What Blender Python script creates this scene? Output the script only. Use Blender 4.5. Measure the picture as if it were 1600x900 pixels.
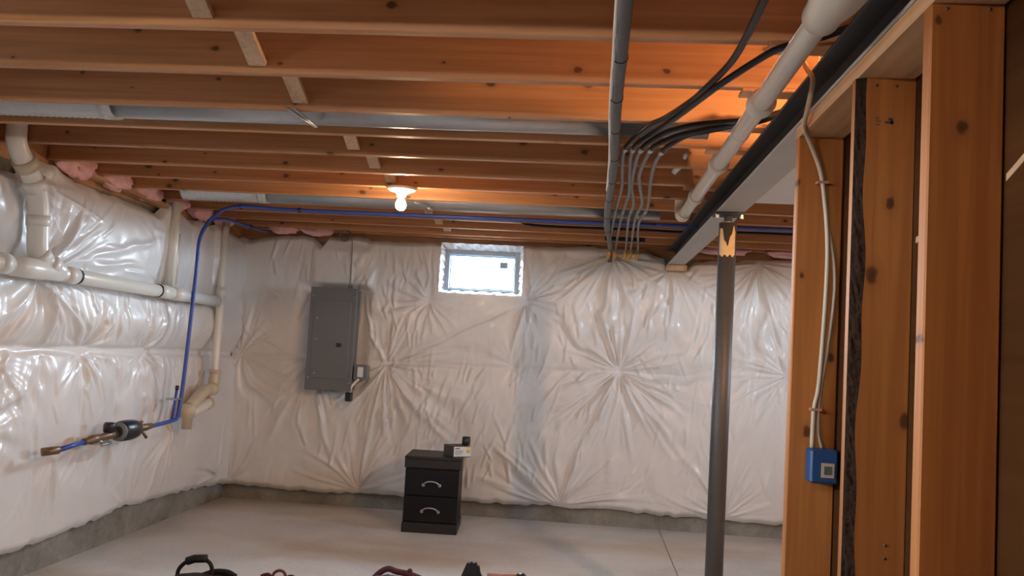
import bpy, math, random
import numpy as np
from mathutils import Vector, Matrix

for o in list(bpy.data.objects):
    bpy.data.objects.remove(o)
SC = bpy.context.scene
COL = SC.collection
PI = math.pi
random.seed(4)

# ------------------------------------------------------------------ camera
YAW, PITCH, ROLL, FPX, CAMH = -0.0885, 0.0689, 0.0576, 1357.0, 1.3932
fw = Vector((math.sin(YAW)*math.cos(PITCH), math.cos(YAW)*math.cos(PITCH), math.sin(PITCH)))
rt0 = Vector((math.cos(YAW), -math.sin(YAW), 0))
up0 = rt0.cross(fw)
rt = rt0*math.cos(ROLL) + up0*math.sin(ROLL)
up = -rt0*math.sin(ROLL) + up0*math.cos(ROLL)
cam = bpy.data.cameras.new('camera')
cam.sensor_width = 36
cam.lens = FPX*36/1600
cam.clip_start = 0.02
cam_o = bpy.data.objects.new('camera', cam)
cam_o.matrix_world = Matrix(((rt.x, up.x, -fw.x, 0), (rt.y, up.y, -fw.y, 0), (rt.z, up.z, -fw.z, CAMH), (0, 0, 0, 1)))
COL.objects.link(cam_o)
SC.camera = cam_o

# ------------------------------------------------------------------ sky, portals, exposure
SKY = 270.0
BULB = 1450.0      # the fill bulb added behind the viewer; the others are given below relative to it
world = bpy.data.worlds.new('overcast_sky')
SC.world = world
world.use_nodes = True
bg = world.node_tree.nodes['Background']
_N, _L = world.node_tree.nodes, world.node_tree.links
_tc = _N.new('ShaderNodeTexCoord')
_sx = _N.new('ShaderNodeSeparateXYZ')
_L.new(_tc.outputs['Generated'], _sx.inputs[0])
_rp = _N.new('ShaderNodeValToRGB')          # dark ground below the horizon, even overcast sky above it
_rp.color_ramp.elements[0].position = 0.495
_rp.color_ramp.elements[0].color = (0.030, 0.028, 0.024, 1)
_rp.color_ramp.elements[1].position = 0.505
_rp.color_ramp.elements[1].color = (0.78, 0.92, 1.06, 1)
_mr = _N.new('ShaderNodeMapRange')
_mr.inputs['From Min'].default_value = -1.0
_L.new(_sx.outputs['Z'], _mr.inputs['Value'])
_L.new(_mr.outputs[0], _rp.inputs[0])
_L.new(_rp.outputs[0], bg.inputs[0])
bg.inputs[1].default_value = SKY
SC.view_settings.view_transform = 'Standard'
SC.view_settings.look = 'None'
SC.view_settings.gamma = 1
SC.view_settings.exposure = -0.32
SC.view_settings.use_curve_mapping = False
SC.cycles.use_denoising = True
SC.cycles.max_bounces = 14
SC.cycles.diffuse_bounces = 9
SC.cycles.transparent_max_bounces = 12


def portal(name, loc, rot, sx, sy):
    l = bpy.data.lights.new(name, 'AREA')
    l.shape = 'RECTANGLE'
    l.size, l.size_y = sx, sy
    l.cycles.is_portal = True
    o = bpy.data.objects.new(name, l)
    o.location = loc
    o.rotation_euler = rot
    COL.objects.link(o)


portal('window_daylight', (-0.897, 7.42, 2.01), (-PI/2, 0, 0), 0.7, 0.44)
portal('left_fill_portal', (-3.21, 1.55, 1.92), (0, -PI/2, 0), 0.52, 1.2)  # portal for the added left window, out of view
portal('right_fill_portal', (3.62, 5.225, 2.015), (0, PI/2, 0), 0.34, 0.60)  # portal for the added right window, out of view

# ------------------------------------------------------------------ helpers
JZ = 2.2736          # underside of the joists
J0, JS = 2.4409, 0.4064
XB0, XB1, ZB = 0.6206, 0.7543, 2.135   # steel beam flange and underside
YW, XW = 7.2043, -2.9928               # foundation walls


def tag(o, label=None, cat=None, group=None, kind=None):
    if label: o['label'] = label
    if cat: o['category'] = cat
    if group: o['group'] = group
    if kind: o['kind'] = kind
    return o


def thing(name, loc, label, cat, group=None, rz=0.0):
    o = bpy.data.objects.new(name, None)
    o.empty_display_size = 0.05
    o.location = loc
    o.rotation_euler = (0, 0, rz)
    COL.objects.link(o)
    o['_inv'] = 1
    del o['_inv']
    return tag(o, label, cat, group)


def smooth_path(pts, n=8):
    pts = [Vector(p) for p in pts]
    if len(pts) < 3:
        return pts
    out = []
    q = [pts[0]*2-pts[1]] + pts + [pts[-1]*2-pts[-2]]
    for i in range(1, len(q)-2):
        a, b, c, d = q[i-1], q[i], q[i+1], q[i+2]
        for k in range(n):
            t = k/n
            out.append(0.5*((2*b)+(c-a)*t+(2*a-5*b+4*c-d)*t*t+(3*b-a-3*c+d)*t**3))
    out.append(pts[-1])
    return out


class MB:
    def __init__(self):
        self.v, self.f, self.s = [], [], []

    def add(self, vs, fs, smooth=False):
        n = len(self.v)
        self.v += [tuple(p) for p in vs]
        self.f += [tuple(i+n for i in f) for f in fs]
        self.s += [smooth]*len(fs)
        return self

    def box(self, lo, hi, M=None):
        x0, y0, z0 = lo
        x1, y1, z1 = hi
        vs = [Vector(p) for p in ((x0,y0,z0),(x1,y0,z0),(x1,y1,z0),(x0,y1,z0),(x0,y0,z1),(x1,y0,z1),(x1,y1,z1),(x0,y1,z1))]
        if M: vs = [M @ p for p in vs]
        return self.add(vs, [(0,3,2,1),(4,5,6,7),(0,1,5,4),(1,2,6,5),(2,3,7,6),(3,0,4,7)])

    def bbox(self, lo, hi, b=0.004, M=None):
        """box with chamfered edges"""
        c = [(lo[i]+hi[i])/2 for i in range(3)]
        h = [(hi[i]-lo[i])/2 for i in range(3)]
        b = min(b, min(h)*0.9)
        vs, idx = [], {}
        for sx in (-1, 1):
            for sy in (-1, 1):
                for sz in (-1, 1):
                    s = (sx, sy, sz)
                    for a in range(3):
                        p = [c[i]+s[i]*(h[i] if i == a else h[i]-b) for i in range(3)]
                        idx[s+(a,)] = len(vs)
                        vs.append(Vector(p))
        fs = []
        for a in range(3):
            u, w = (a+1) % 3, (a+2) % 3
            for sg in (-1, 1):
                q = []
                for (su, sw) in ((-1,-1),(1,-1),(1,1),(-1,1)):
                    s = [0]*3; s[a] = sg; s[u] = su; s[w] = sw
                    q.append(idx[tuple(s)+(a,)])
                fs.append(q if sg > 0 else q[::-1])
        for a in range(3):
            u, w = (a+1) % 3, (a+2) % 3
            for su in (-1, 1):
                for sw in (-1, 1):
                    s0 = [0]*3; s1 = [0]*3
                    s0[a] = -1; s1[a] = 1
                    for s in (s0, s1):
                        s[u] = su; s[w] = sw
                    q = [idx[tuple(s0)+(u,)], idx[tuple(s1)+(u,)], idx[tuple(s1)+(w,)], idx[tuple(s0)+(w,)]]
                    fs.append(q if su*sw < 0 else q[::-1])
        for sx in (-1, 1):
            for sy in (-1, 1):
                for sz in (-1, 1):
                    q = [idx[(sx,sy,sz,i)] for i in range(3)]
                    fs.append(q if sx*sy*sz > 0 else q[::-1])
        if M: vs = [M @ p for p in vs]
        return self.add(vs, fs)

    def tube(self, pts, r, n=10, cap=True, closed=False, smooth=True):
        pts = [Vector(p) for p in pts]
        m = len(pts)
        rs = r if hasattr(r, '__len__') else [r]*m
        vs, fs = [], []
        nrm = None
        for i, p in enumerate(pts):
            if closed:
                t = (pts[(i+1) % m]-pts[i-1]).normalized()
            else:
                t = (pts[min(i+1, m-1)]-pts[max(i-1, 0)]).normalized()
            if nrm is None:
                a = Vector((0, 0, 1)) if abs(t.z) < 0.9 else Vector((1, 0, 0))
                nrm = (a-t*a.dot(t)).normalized()
            else:
                nrm = (nrm-t*nrm.dot(t)).normalized()
            bn = t.cross(nrm)
            for k in range(n):
                a = 2*PI*k/n
                vs.append(p+(nrm*math.cos(a)+bn*math.sin(a))*rs[i])
        rng = m if closed else m-1
        for i in range(rng):
            j = (i+1) % m
            for k in range(n):
                k2 = (k+1) % n
                fs.append((i*n+k, i*n+k2, j*n+k2, j*n+k))
        self.add(vs, fs, smooth)
        if cap and not closed:
            b = len(self.v)-m*n
            self.f += [tuple(b+k for k in range(n))[::-1], tuple(b+(m-1)*n+k for k in range(n))]
            self.s += [False, False]
        return self

    def lathe(self, prof, c=(0,0,0), axis='z', n=24, smooth=True):
        vs, fs = [], []
        c = Vector(c)
        for (r, h) in prof:
            for k in range(n):
                a = 2*PI*k/n
                x, y = r*math.cos(a), r*math.sin(a)
                d = {'z': (x, y, h), 'y': (x, h, -y), 'x': (h, x, y)}[axis]
                vs.append(c+Vector(d))
        m = len(prof)
        for i in range(m-1):
            for k in range(n):
                k2 = (k+1) % n
                fs.append((i*n+k, i*n+k2, (i+1)*n+k2, (i+1)*n+k))
        fs.append(tuple(range(n))[::-1])
        fs.append(tuple((m-1)*n+k for k in range(n)))
        return self.add(vs, fs, smooth)

    def build(self, name, mat, parent=None, fix=True):
        me = bpy.data.meshes.new(name)
        me.from_pydata(self.v, [], self.f)
        if fix:
            import bmesh
            bm = bmesh.new(); bm.from_mesh(me)
            bmesh.ops.recalc_face_normals(bm, faces=bm.faces)
            bm.to_mesh(me); bm.free()
        me.polygons.foreach_set('use_smooth', self.s)
        if mat: me.materials.append(mat)
        me.update()
        o = bpy.data.objects.new(name, me)
        COL.objects.link(o)
        if parent:
            o.parent = parent
            if parent.type == 'EMPTY':
                # parts are written in world coordinates relative to the thing's base
                pass
        return o


def rel(o, parent):
    """keep world placement when parented"""
    bpy.context.view_layer.update()
    o.parent = parent
    o.matrix_parent_inverse = parent.matrix_basis.inverted()
    return o


def part(mb, name, mat, parent, label=None):
    """part given in world coordinates"""
    o = mb.build(name, mat)
    # world matrix of the parent (parents here are at most two deep and the second level sits at identity)
    top = parent
    o.parent = parent
    if top.parent is None:
        o.matrix_parent_inverse = top.matrix_basis.inverted()
    if label: o['label'] = label
    return o


# ------------------------------------------------------------------ materials
def newmat(name):
    m = bpy.data.materials.new(name)
    m.use_nodes = True
    nt = m.node_tree
    b = nt.nodes['Principled BSDF']
    return m, nt, b, nt.nodes, nt.links


def plain(name, col, rough=0.5, metal=0.0, var=0.12, scale=14.0, bump=0.0, spec=0.5, coat=0.0):
    m, nt, b, N, L = newmat(name)
    tc = N.new('ShaderNodeTexCoord')
    nz = N.new('ShaderNodeTexNoise')
    nz.inputs['Scale'].default_value = scale
    nz.inputs['Detail'].default_value = 5
    L.new(tc.outputs['Object'], nz.inputs['Vector'])
    mx = N.new('ShaderNodeMix'); mx.data_type = 'RGBA'
    mx.inputs[6].default_value = tuple(c*(1-var) for c in col)+(1,)
    mx.inputs[7].default_value = tuple(min(1, c*(1+var)) for c in col)+(1,)
    L.new(nz.outputs[0], mx.inputs[0])
    L.new(mx.outputs[2], b.inputs['Base Color'])
    b.inputs['Roughness'].default_value = rough
    b.inputs['Metallic'].default_value = metal
    b.inputs['Specular IOR Level'].default_value = spec
    b.inputs['Coat Weight'].default_value = coat
    if bump:
        bp = N.new('ShaderNodeBump')
        bp.inputs['Strength'].default_value = bump
        bp.inputs['Distance'].default_value = 0.01
        L.new(nz.outputs[0], bp.inputs['Height'])
        L.new(bp.outputs[0], b.inputs['Normal'])
    return m


def ramp(N, stops):
    r = N.new('ShaderNodeValToRGB')
    e = r.color_ramp.elements
    e[0].position, e[0].color = stops[0][0], tuple(stops[0][1])+(1,)
    e[1].position, e[1].color = stops[-1][0], tuple(stops[-1][1])+(1,)
    for p, c in stops[1:-1]:
        n = e.new(p); n.color = tuple(c)+(1,)
    return r


def wood(name, dark, light, axis='x', knots=0.5, rough=0.48, kscale=1.0, spec=0.45):
    """spruce framing lumber: long grain along `axis`, round knots, shift per piece"""
    m, nt, b, N, L = newmat(name)
    tc = N.new('ShaderNodeTexCoord')
    oi = N.new('ShaderNodeObjectInfo')
    mul = N.new('ShaderNodeVectorMath'); mul.operation = 'SCALE'
    mul.inputs[0].default_value = (37.0, 23.0, 11.0)
    L.new(oi.outputs['Random'], mul.inputs['Scale'])
    ad = N.new('ShaderNodeVectorMath'); ad.operation = 'ADD'
    L.new(tc.outputs['Object'], ad.inputs[0]); L.new(mul.outputs[0], ad.inputs[1])

    def scaled(s_long, s_cross):
        mp = N.new('ShaderNodeMapping')
        sc = {'x': (s_long, s_cross, s_cross), 'y': (s_cross, s_long, s_cross), 'z': (s_cross, s_cross, s_long)}[axis]
        mp.inputs['Scale'].default_value = sc
        L.new(ad.outputs[0], mp.inputs['Vector'])
        return mp
    # knots run straight through the board's thickness
    kl, kc = 3.3*kscale, 5.2*kscale
    sx = N.new('ShaderNodeSeparateXYZ'); L.new(ad.outputs[0], sx.inputs[0])
    cm = N.new('ShaderNodeCombineXYZ')
    for src, scl, dst in ((axis.upper(), kl, 'X'), ({'x': 'Z', 'y': 'X', 'z': 'X'}[axis], kc, 'Y')):
        mm = N.new('ShaderNodeMath'); mm.operation = 'MULTIPLY'; mm.inputs[1].default_value = scl
        L.new(sx.outputs[src], mm.inputs[0]); L.new(mm.outputs[0], cm.inputs[dst])
    vo2 = N.new('ShaderNodeTexVoronoi'); vo2.voronoi_dimensions = '2D'; vo2.inputs['Scale'].default_value = 1.0
    L.new(cm.outputs[0], vo2.inputs['Vector'])
    kr = ramp(N, [(0.0, (1,1,1)), (0.045, (0.9,0.9,0.9)), (0.075, (0.16,0.16,0.16)), (0.17, (0,0,0))])
    # knots of unequal size, slightly ragged
    sc_ = N.new('ShaderNodeSeparateColor'); L.new(vo2.outputs['Color'], sc_.inputs[0])
    sz = N.new('ShaderNodeMapRange'); sz.inputs['To Min'].default_value = 0.28; sz.inputs['To Max'].default_value = 1.15
    L.new(sc_.outputs[0], sz.inputs['Value'])
    nk = N.new('ShaderNodeTexNoise'); nk.inputs['Scale'].default_value = 60; L.new(ad.outputs[0], nk.inputs['Vector'])
    na = N.new('ShaderNodeMath'); na.operation = 'MULTIPLY_ADD'; na.inputs[1].default_value = 0.05
    L.new(nk.outputs[0], na.inputs[0]); L.new(vo2.outputs['Distance'], na.inputs[2])
    nb = N.new('ShaderNodeMath'); nb.operation = 'SUBTRACT'; nb.inputs[1].default_value = 0.025; L.new(na.outputs[0], nb.inputs[0])
    dv = N.new('ShaderNodeMath'); dv.operation = 'DIVIDE'
    L.new(nb.outputs[0], dv.inputs[0]); L.new(sz.outputs[0], dv.inputs[1])
    L.new(dv.outputs[0], kr.inputs[0])
    # grain
    mg = scaled(1.3, 38.0)
    g = N.new('ShaderNodeTexNoise'); g.inputs['Scale'].default_value = 1.0; g.inputs['Detail'].default_value = 6
    g.inputs['Distortion'].default_value = 0.6
    L.new(mg.outputs[0], g.inputs['Vector'])
    mg2 = scaled(0.5, 3.0)
    g2 = N.new('ShaderNodeTexNoise'); g2.inputs['Scale'].default_value = 1.0; g2.inputs['Detail'].default_value = 3
    L.new(mg2.outputs[0], g2.inputs['Vector'])
    av = N.new('ShaderNodeMath'); av.operation = 'MULTIPLY_ADD'
    L.new(g.outputs[0], av.inputs[0]); av.inputs[1].default_value = 0.5
    hf = N.new('ShaderNodeMath'); hf.operation = 'MULTIPLY'; hf.inputs[1].default_value = 0.5
    L.new(g2.outputs[0], hf.inputs[0]); L.new(hf.outputs[0], av.inputs[2])
    cr = ramp(N, [(0.36, dark), (0.64, light)])
    L.new(av.outputs[0], cr.inputs[0])
    # per-piece tint
    hs = N.new('ShaderNodeHueSaturation')
    vr = N.new('ShaderNodeMapRange')
    vr.inputs['To Min'].default_value = 0.86; vr.inputs['To Max'].default_value = 1.12
    L.new(oi.outputs['Random'], vr.inputs['Value']); L.new(vr.outputs[0], hs.inputs['Value'])
    L.new(cr.outputs[0], hs.inputs['Color'])
    mx = N.new('ShaderNodeMix'); mx.data_type = 'RGBA'
    mx.inputs[7].default_value = (dark[0]*0.22, dark[1]*0.2, dark[2]*0.2, 1)
    L.new(hs.outputs[0], mx.inputs[6])
    km = N.new('ShaderNodeMath'); km.operation = 'MULTIPLY'; km.inputs[1].default_value = knots
    L.new(kr.outputs[0], km.inputs[0]); L.new(km.outputs[0], mx.inputs[0])
    L.new(mx.outputs[2], b.inputs['Base Color'])
    b.inputs['Roughness'].default_value = rough
    b.inputs['Specular IOR Level'].default_value = spec
    bp = N.new('ShaderNodeBump'); bp.inputs['Strength'].default_value = 0.12; bp.inputs['Distance'].default_value = 0.004
    L.new(g.outputs[0], bp.inputs['Height']); L.new(bp.outputs[0], b.inputs['Normal'])
    return m


def concrete(name, c0, c1, rough=0.75, scale=1.6, stains=True):
    m, nt, b, N, L = newmat(name)
    tc = N.new('ShaderNodeTexCoord')
    n1 = N.new('ShaderNodeTexNoise'); n1.inputs['Scale'].default_value = scale; n1.inputs['Detail'].default_value = 8
    n1.inputs['Roughness'].default_value = 0.62; n1.inputs['Distortion'].default_value = 0.5
    L.new(tc.outputs['Object'], n1.inputs['Vector'])
    n2 = N.new('ShaderNodeTexNoise'); n2.inputs['Scale'].default_value = 45; n2.inputs['Detail'].default_value = 4
    L.new(tc.outputs['Object'], n2.inputs['Vector'])
    cr = ramp(N, [(0.32, c0), (0.66, c1)])
    L.new(n1.outputs[0], cr.inputs[0])
    mx = N.new('ShaderNodeMix'); mx.data_type = 'RGBA'; mx.blend_type = 'OVERLAY'
    mx.inputs[0].default_value = 0.22
    L.new(cr.outputs[0], mx.inputs[6]); L.new(n2.outputs[0], mx.inputs[7])
    out = mx.outputs[2]
    if stains:
        mp = N.new('ShaderNodeMapping'); mp.inputs['Scale'].default_value = (0.55, 1.5, 1.0)
        L.new(tc.outputs['Object'], mp.inputs['Vector'])
        n3 = N.new('ShaderNodeTexNoise'); n3.inputs['Scale'].default_value = 0.8; n3.inputs['Detail'].default_value = 4
        L.new(mp.outputs[0], n3.inputs['Vector'])
        r3 = ramp(N, [(0.50, (0,0,0)), (0.66, (1,1,1))])
        L.new(n3.outputs[0], r3.inputs[0])
        m3 = N.new('ShaderNodeMix'); m3.data_type = 'RGBA'; m3.blend_type = 'MULTIPLY'
        m3.inputs[7].default_value = (0.86, 0.76, 0.66, 1)
        L.new(r3.outputs[0], m3.inputs[0]); L.new(out, m3.inputs[6])
        out = m3.outputs[2]
    L.new(out, b.inputs['Base Color'])
    b.inputs['Roughness'].default_value = rough
    b.inputs['Specular IOR Level'].default_value = 0.3
    bp = N.new('ShaderNodeBump'); bp.inputs['Strength'].default_value = 0.2; bp.inputs['Distance'].default_value = 0.006
    L.new(n2.outputs[0], bp.inputs['Height']); L.new(bp.outputs[0], b.inputs['Normal'])
    return m


def poly_sheet(name, col):
    m, nt, b, N, L = newmat(name)
    tc = N.new('ShaderNodeTexCoord')
    n1 = N.new('ShaderNodeTexNoise'); n1.inputs['Scale'].default_value = 3.0; n1.inputs['Detail'].default_value = 4
    L.new(tc.outputs['Object'], n1.inputs['Vector'])
    cr = ramp(N, [(0.3, tuple(c*0.94 for c in col)), (0.7, col)])
    L.new(n1.outputs[0], cr.inputs[0])
    L.new(cr.outputs[0], b.inputs['Base Color'])
    b.inputs['Roughness'].default_value = 0.38
    b.inputs['Specular IOR Level'].default_value = 0.5
    b.inputs['Coat Weight'].default_value = 0.18
    b.inputs['Coat Roughness'].default_value = 0.16
    n2 = N.new('ShaderNodeTexNoise'); n2.inputs['Scale'].default_value = 26; n2.inputs['Detail'].default_value = 3
    n2.inputs['Distortion'].default_value = 1.2
    L.new(tc.outputs['Object'], n2.inputs['Vector'])
    bp = N.new('ShaderNodeBump'); bp.inputs['Strength'].default_value = 0.10; bp.inputs['Distance'].default_value = 0.01
    L.new(n2.outputs[0], bp.inputs['Height']); L.new(bp.outputs[0], b.inputs['Normal'])
    return m


def emit(name, col, strength):
    m, nt, b, N, L = newmat(name)
    b.inputs['Base Color'].default_value = (0.8, 0.8, 0.8, 1)
    b.inputs['Emission Color'].default_value = tuple(col)+(1,)
    b.inputs['Emission Strength'].default_value = strength
    return m


def glass(name):
    m, nt, b, N, L = newmat(name)
    N.remove(b)
    out = N['Material Output']
    tr = N.new('ShaderNodeBsdfTransparent'); tr.inputs[0].default_value = (0.95, 0.98, 1.0, 1)
    gl = N.new('ShaderNodeBsdfGlossy'); gl.inputs['Roughness'].default_value = 0.03
    nz = N.new('ShaderNodeTexNoise'); nz.inputs['Scale'].default_value = 6
    mr = N.new('ShaderNodeMapRange'); mr.inputs['To Min'].default_value = 0.05; mr.inputs['To Max'].default_value = 0.09
    L.new(nz.outputs[0], mr.inputs['Value'])
    mx = N.new('ShaderNodeMixShader')
    L.new(mr.outputs[0], mx.inputs[0]); L.new(tr.outputs[0], mx.inputs[1]); L.new(gl.outputs[0], mx.inputs[2])
    L.new(mx.outputs[0], out.inputs['Surface'])
    return m


M = {}
M['joist'] = wood('joist_spruce', (0.37, 0.160, 0.066), (0.60, 0.300, 0.135), 'x', 0.95)
M['stud'] = wood('stud_spruce', (0.25, 0.073, 0.013), (0.43, 0.145, 0.030), 'z', 0.9, 0.62, spec=0.3)
M['plate'] = wood('plate_spruce', (0.42, 0.22, 0.10), (0.66, 0.40, 0.21), 'y', 0.7)
M['strip'] = wood('bridging_spruce', (0.50, 0.32, 0.19), (0.74, 0.54, 0.36), 'z', 0.3)
M['osb'] = wood('subfloor_board', (0.36, 0.20, 0.10), (0.55, 0.33, 0.18), 'y', 0.2)
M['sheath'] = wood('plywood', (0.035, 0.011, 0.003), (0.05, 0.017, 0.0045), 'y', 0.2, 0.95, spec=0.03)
M['bark'] = plain('bark', (0.030, 0.015, 0.009), 1.0, 0, 0.6, 60, 1.0, 0.05)
M['floor'] = concrete('floor_concrete', (0.54, 0.535, 0.525), (0.70, 0.70, 0.69), 0.5, 1.3)
M['wallc'] = concrete('foundation_concrete', (0.16, 0.15, 0.125), (0.34, 0.33, 0.30), 0.85, 2.5, False)
M['poly'] = poly_sheet('polyethylene', (0.755, 0.745, 0.735))
M['pvc'] = plain('pvc', (0.77, 0.74, 0.67), 0.32, 0, 0.05, 5)
M['pvc_dark'] = plain('pvc_yellowed', (0.60, 0.50, 0.37), 0.38, 0, 0.08, 9)
M['pvc_grey'] = plain('pvc_dusty', (0.57, 0.51, 0.43), 0.45, 0, 0.07, 9)
M['rubber'] = plain('black_rubber', (0.02, 0.02, 0.022), 0.55)
M['blue'] = plain('blue_pex', (0.035, 0.075, 0.36), 0.35, 0, 0.08)
M['brass'] = plain('tarnished_brass', (0.22, 0.14, 0.08), 0.45, 0.7, 0.35, 40)
M['black'] = plain('black_plastic', (0.016, 0.018, 0.022), 0.35)
M['steel'] = plain('beam_dark_grey', (0.050, 0.047, 0.045), 0.7, 0.0, 0.2, 6)
M['steel_under'] = plain('beam_pale_grey', (0.40, 0.39, 0.36), 0.55, 0.1, 0.15, 5)  # bottom flange, paler than the web and top flange
M['post'] = plain('post_steel', (0.070, 0.062, 0.058), 0.55, 0.4, 0.15, 8)
M['zinc'] = plain('zinc', (0.42, 0.43, 0.44), 0.36, 0.85, 0.12, 20)
M['foil'] = plain('foil', (0.55, 0.56, 0.56), 0.4, 0.6, 0.15, 30, 0.4)
M['paper'] = plain('torn_paper', (0.55, 0.36, 0.17), 0.8, 0, 0.25, 30)
M['pink'] = plain('pink_fibreglass', (0.86, 0.46, 0.45), 0.95, 0, 0.30, 24, 1.0, 0.1)
M['cable'] = plain('grey_cable', (0.10, 0.105, 0.112), 0.6, 0, 0.1)
M['cable_black'] = plain('black_cable', (0.013, 0.012, 0.013), 0.38, 0, 0.1, 14, 0, 0.3)
M['cable_grey'] = plain('light_grey_cable', (0.17, 0.178, 0.185), 0.5)
M['white'] = plain('white_plastic', (0.78, 0.76, 0.72), 0.4, 0, 0.05)
M['nm'] = plain('white_cable', (0.44, 0.31, 0.20), 0.5, 0, 0.06)
M['yellow'] = plain('yellow_sheath', (0.72, 0.40, 0.07), 0.6, 0, 0.2, 30)
M['panel'] = plain('grey_enamel', (0.155, 0.162, 0.165), 0.45, 0.1, 0.06, 4)
M['cab'] = plain('black_laminate', (0.0035, 0.0035, 0.007), 0.5, 0, 0.2, 6, 0, 0.3)
M['cab_top'] = plain('black_laminate_dusty', (0.014, 0.012, 0.014), 0.5, 0, 0.35, 25)
M['vinyl'] = plain('vinyl_with_glare', (0.46, 0.60, 0.74), 0.4, 0, 0.04)  # blue of the window glare put into the frame colour
M['glass'] = glass('pane_glass')
M['sticker'] = plain('window_sticker', (0.42, 0.60, 0.68), 0.6)
M['bluebox'] = plain('blue_box_plastic', (0.014, 0.050, 0.13), 0.5)
M['carton'] = plain('dark_carton', (0.075, 0.075, 0.072), 0.6, 0, 0.2, 20)
M['label'] = plain('white_label', (0.72, 0.74, 0.74), 0.5, 0, 0.03)
M['ink'] = plain('label_ink', (0.20, 0.21, 0.22), 0.6)
M['yel'] = plain('label_yellow', (0.75, 0.60, 0.12), 0.5)
M['maroon'] = plain('maroon_cloth', (0.075, 0.018, 0.028), 0.8, 0, 0.3, 40, 0.4)
M['purple'] = plain('plum_cloth', (0.090, 0.035, 0.065), 0.75, 0, 0.35, 30, 0.4)
M['redcloth'] = plain('brick_red_cloth', (0.16, 0.045, 0.035), 0.75, 0, 0.3, 40, 0.3)
M['bagblack'] = plain('black_nylon', (0.006, 0.0055, 0.006), 0.65, 0, 0.3, 60, 0.3)
M['copper'] = plain('reddish_trim', (0.40, 0.17, 0.12), 0.45, 0, 0.2, 30)
M['porcelain'] = plain('porcelain', (0.82, 0.80, 0.76), 0.3, 0, 0.03)
M['bulb_far'] = emit('bulb_glow_warm', (1.0, 0.70, 0.44), BULB*0.30)
M['fill_bulb_rear'] = emit('fill_glow_soft_white', (1.0, 0.95, 0.90), BULB)  # added fill light from behind the viewer
M['bulb_stair'] = emit('bulb_glow_amber', (1.0, 0.56, 0.27), BULB*2.7)
M['sheetmetal'] = plain('pale_sheet_metal', (0.66, 0.65, 0.62), 0.5, 0.1, 0.06, 4)
M['nail'] = plain('nail_head', (0.10, 0.07, 0.05), 0.6, 0.4)

# ------------------------------------------------------------------ room shell
def struct(mb, name, mat, label, cat, parent=None):
    o = mb.build(name, mat, parent)
    tag(o, label, cat, kind='structure')
    return o


XR, YR = 3.4, -3.2
fl = MB()
fl.box((XW-0.25, YR-0.2, -0.12), (0.655, YW+0.2, 0.0))
fl.box((0.665, YR-0.2, -0.12), (XR+0.2, YW+0.2, 0.0))
fl.box((0.655, YR-0.2, -0.12), (0.665, YW+0.2, -0.008))
struct(fl, 'floor', M['floor'], 'bare grey concrete slab floor with brownish stains', 'floor')

WX0, WX1, WZ0, WZ1 = -1.222, -0.572, 1.835, 2.205
wb = MB()
wb.box((XW-0.2, YW, -0.02), (WX0, YW+0.2, 2.21))
wb.box((WX1, YW, -0.02), (XR+0.2, YW+0.2, 2.21))
wb.box((WX0, YW, -0.02), (WX1, YW+0.2, WZ0))
wb.box((WX0, YW, WZ1), (WX1, YW+0.2, 2.21))
struct(wb, 'wall_back', M['wallc'], 'grey concrete foundation wall showing below the wrinkled far plastic', 'wall')
LY0, LY1, LZ0, LZ1 = 0.97, 2.13, 1.78, 2.16
wl = MB(); wl.box((XW-0.2, YR-0.2, -0.02), (XW, LY0, 2.21)); wl.box((XW-0.2, LY1, -0.02), (XW, YW, 2.21))
wl.box((XW-0.2, LY0, -0.02), (XW, LY1, LZ0)); wl.box((XW-0.2, LY0, LZ1), (XW, LY1, 2.21))
struct(wl, 'wall_left', M['wallc'], 'grey concrete foundation wall showing below the left plastic', 'wall')
RY0, RY1, RZ0, RZ1 = 4.95, 5.50, 1.86, 2.17
wr = MB(); wr.box((XR, YR-0.2, -0.02), (XR+0.2, RY0, 2.21)); wr.box((XR, RY1, -0.02), (XR+0.2, YW, 2.21))
wr.box((XR, RY0, -0.02), (XR+0.2, RY1, RZ0)); wr.box((XR, RY0, RZ1), (XR+0.2, RY1, 2.21))
struct(wr, 'wall_right', M['wallc'], 'concrete foundation wall on the far right beyond the stud partition', 'wall')
wq = MB(); wq.box((XW, YR-0.2, -0.02), (XR, YR, 2.21))
struct(wq, 'wall_rear', M['wallc'], 'concrete foundation wall behind the viewer', 'wall')

# ceiling: subfloor with joists and bridging as its parts
ce = MB(); ce.box((XW-0.2, YR-0.2, JZ+0.235), (XR+0.2, YW+0.2, JZ+0.26))
ceiling = struct(ce, 'ceiling', M['osb'], 'open basement ceiling of brown spruce joists under subfloor boards', 'ceiling')


def joist_mesh(x0, x1, name):
    mb = MB(); mb.bbox((x0, -0.038, 0), (x1, 0, 0.235), 0.003)
    o = mb.build(name, M['joist'], ceiling)
    return o


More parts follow.
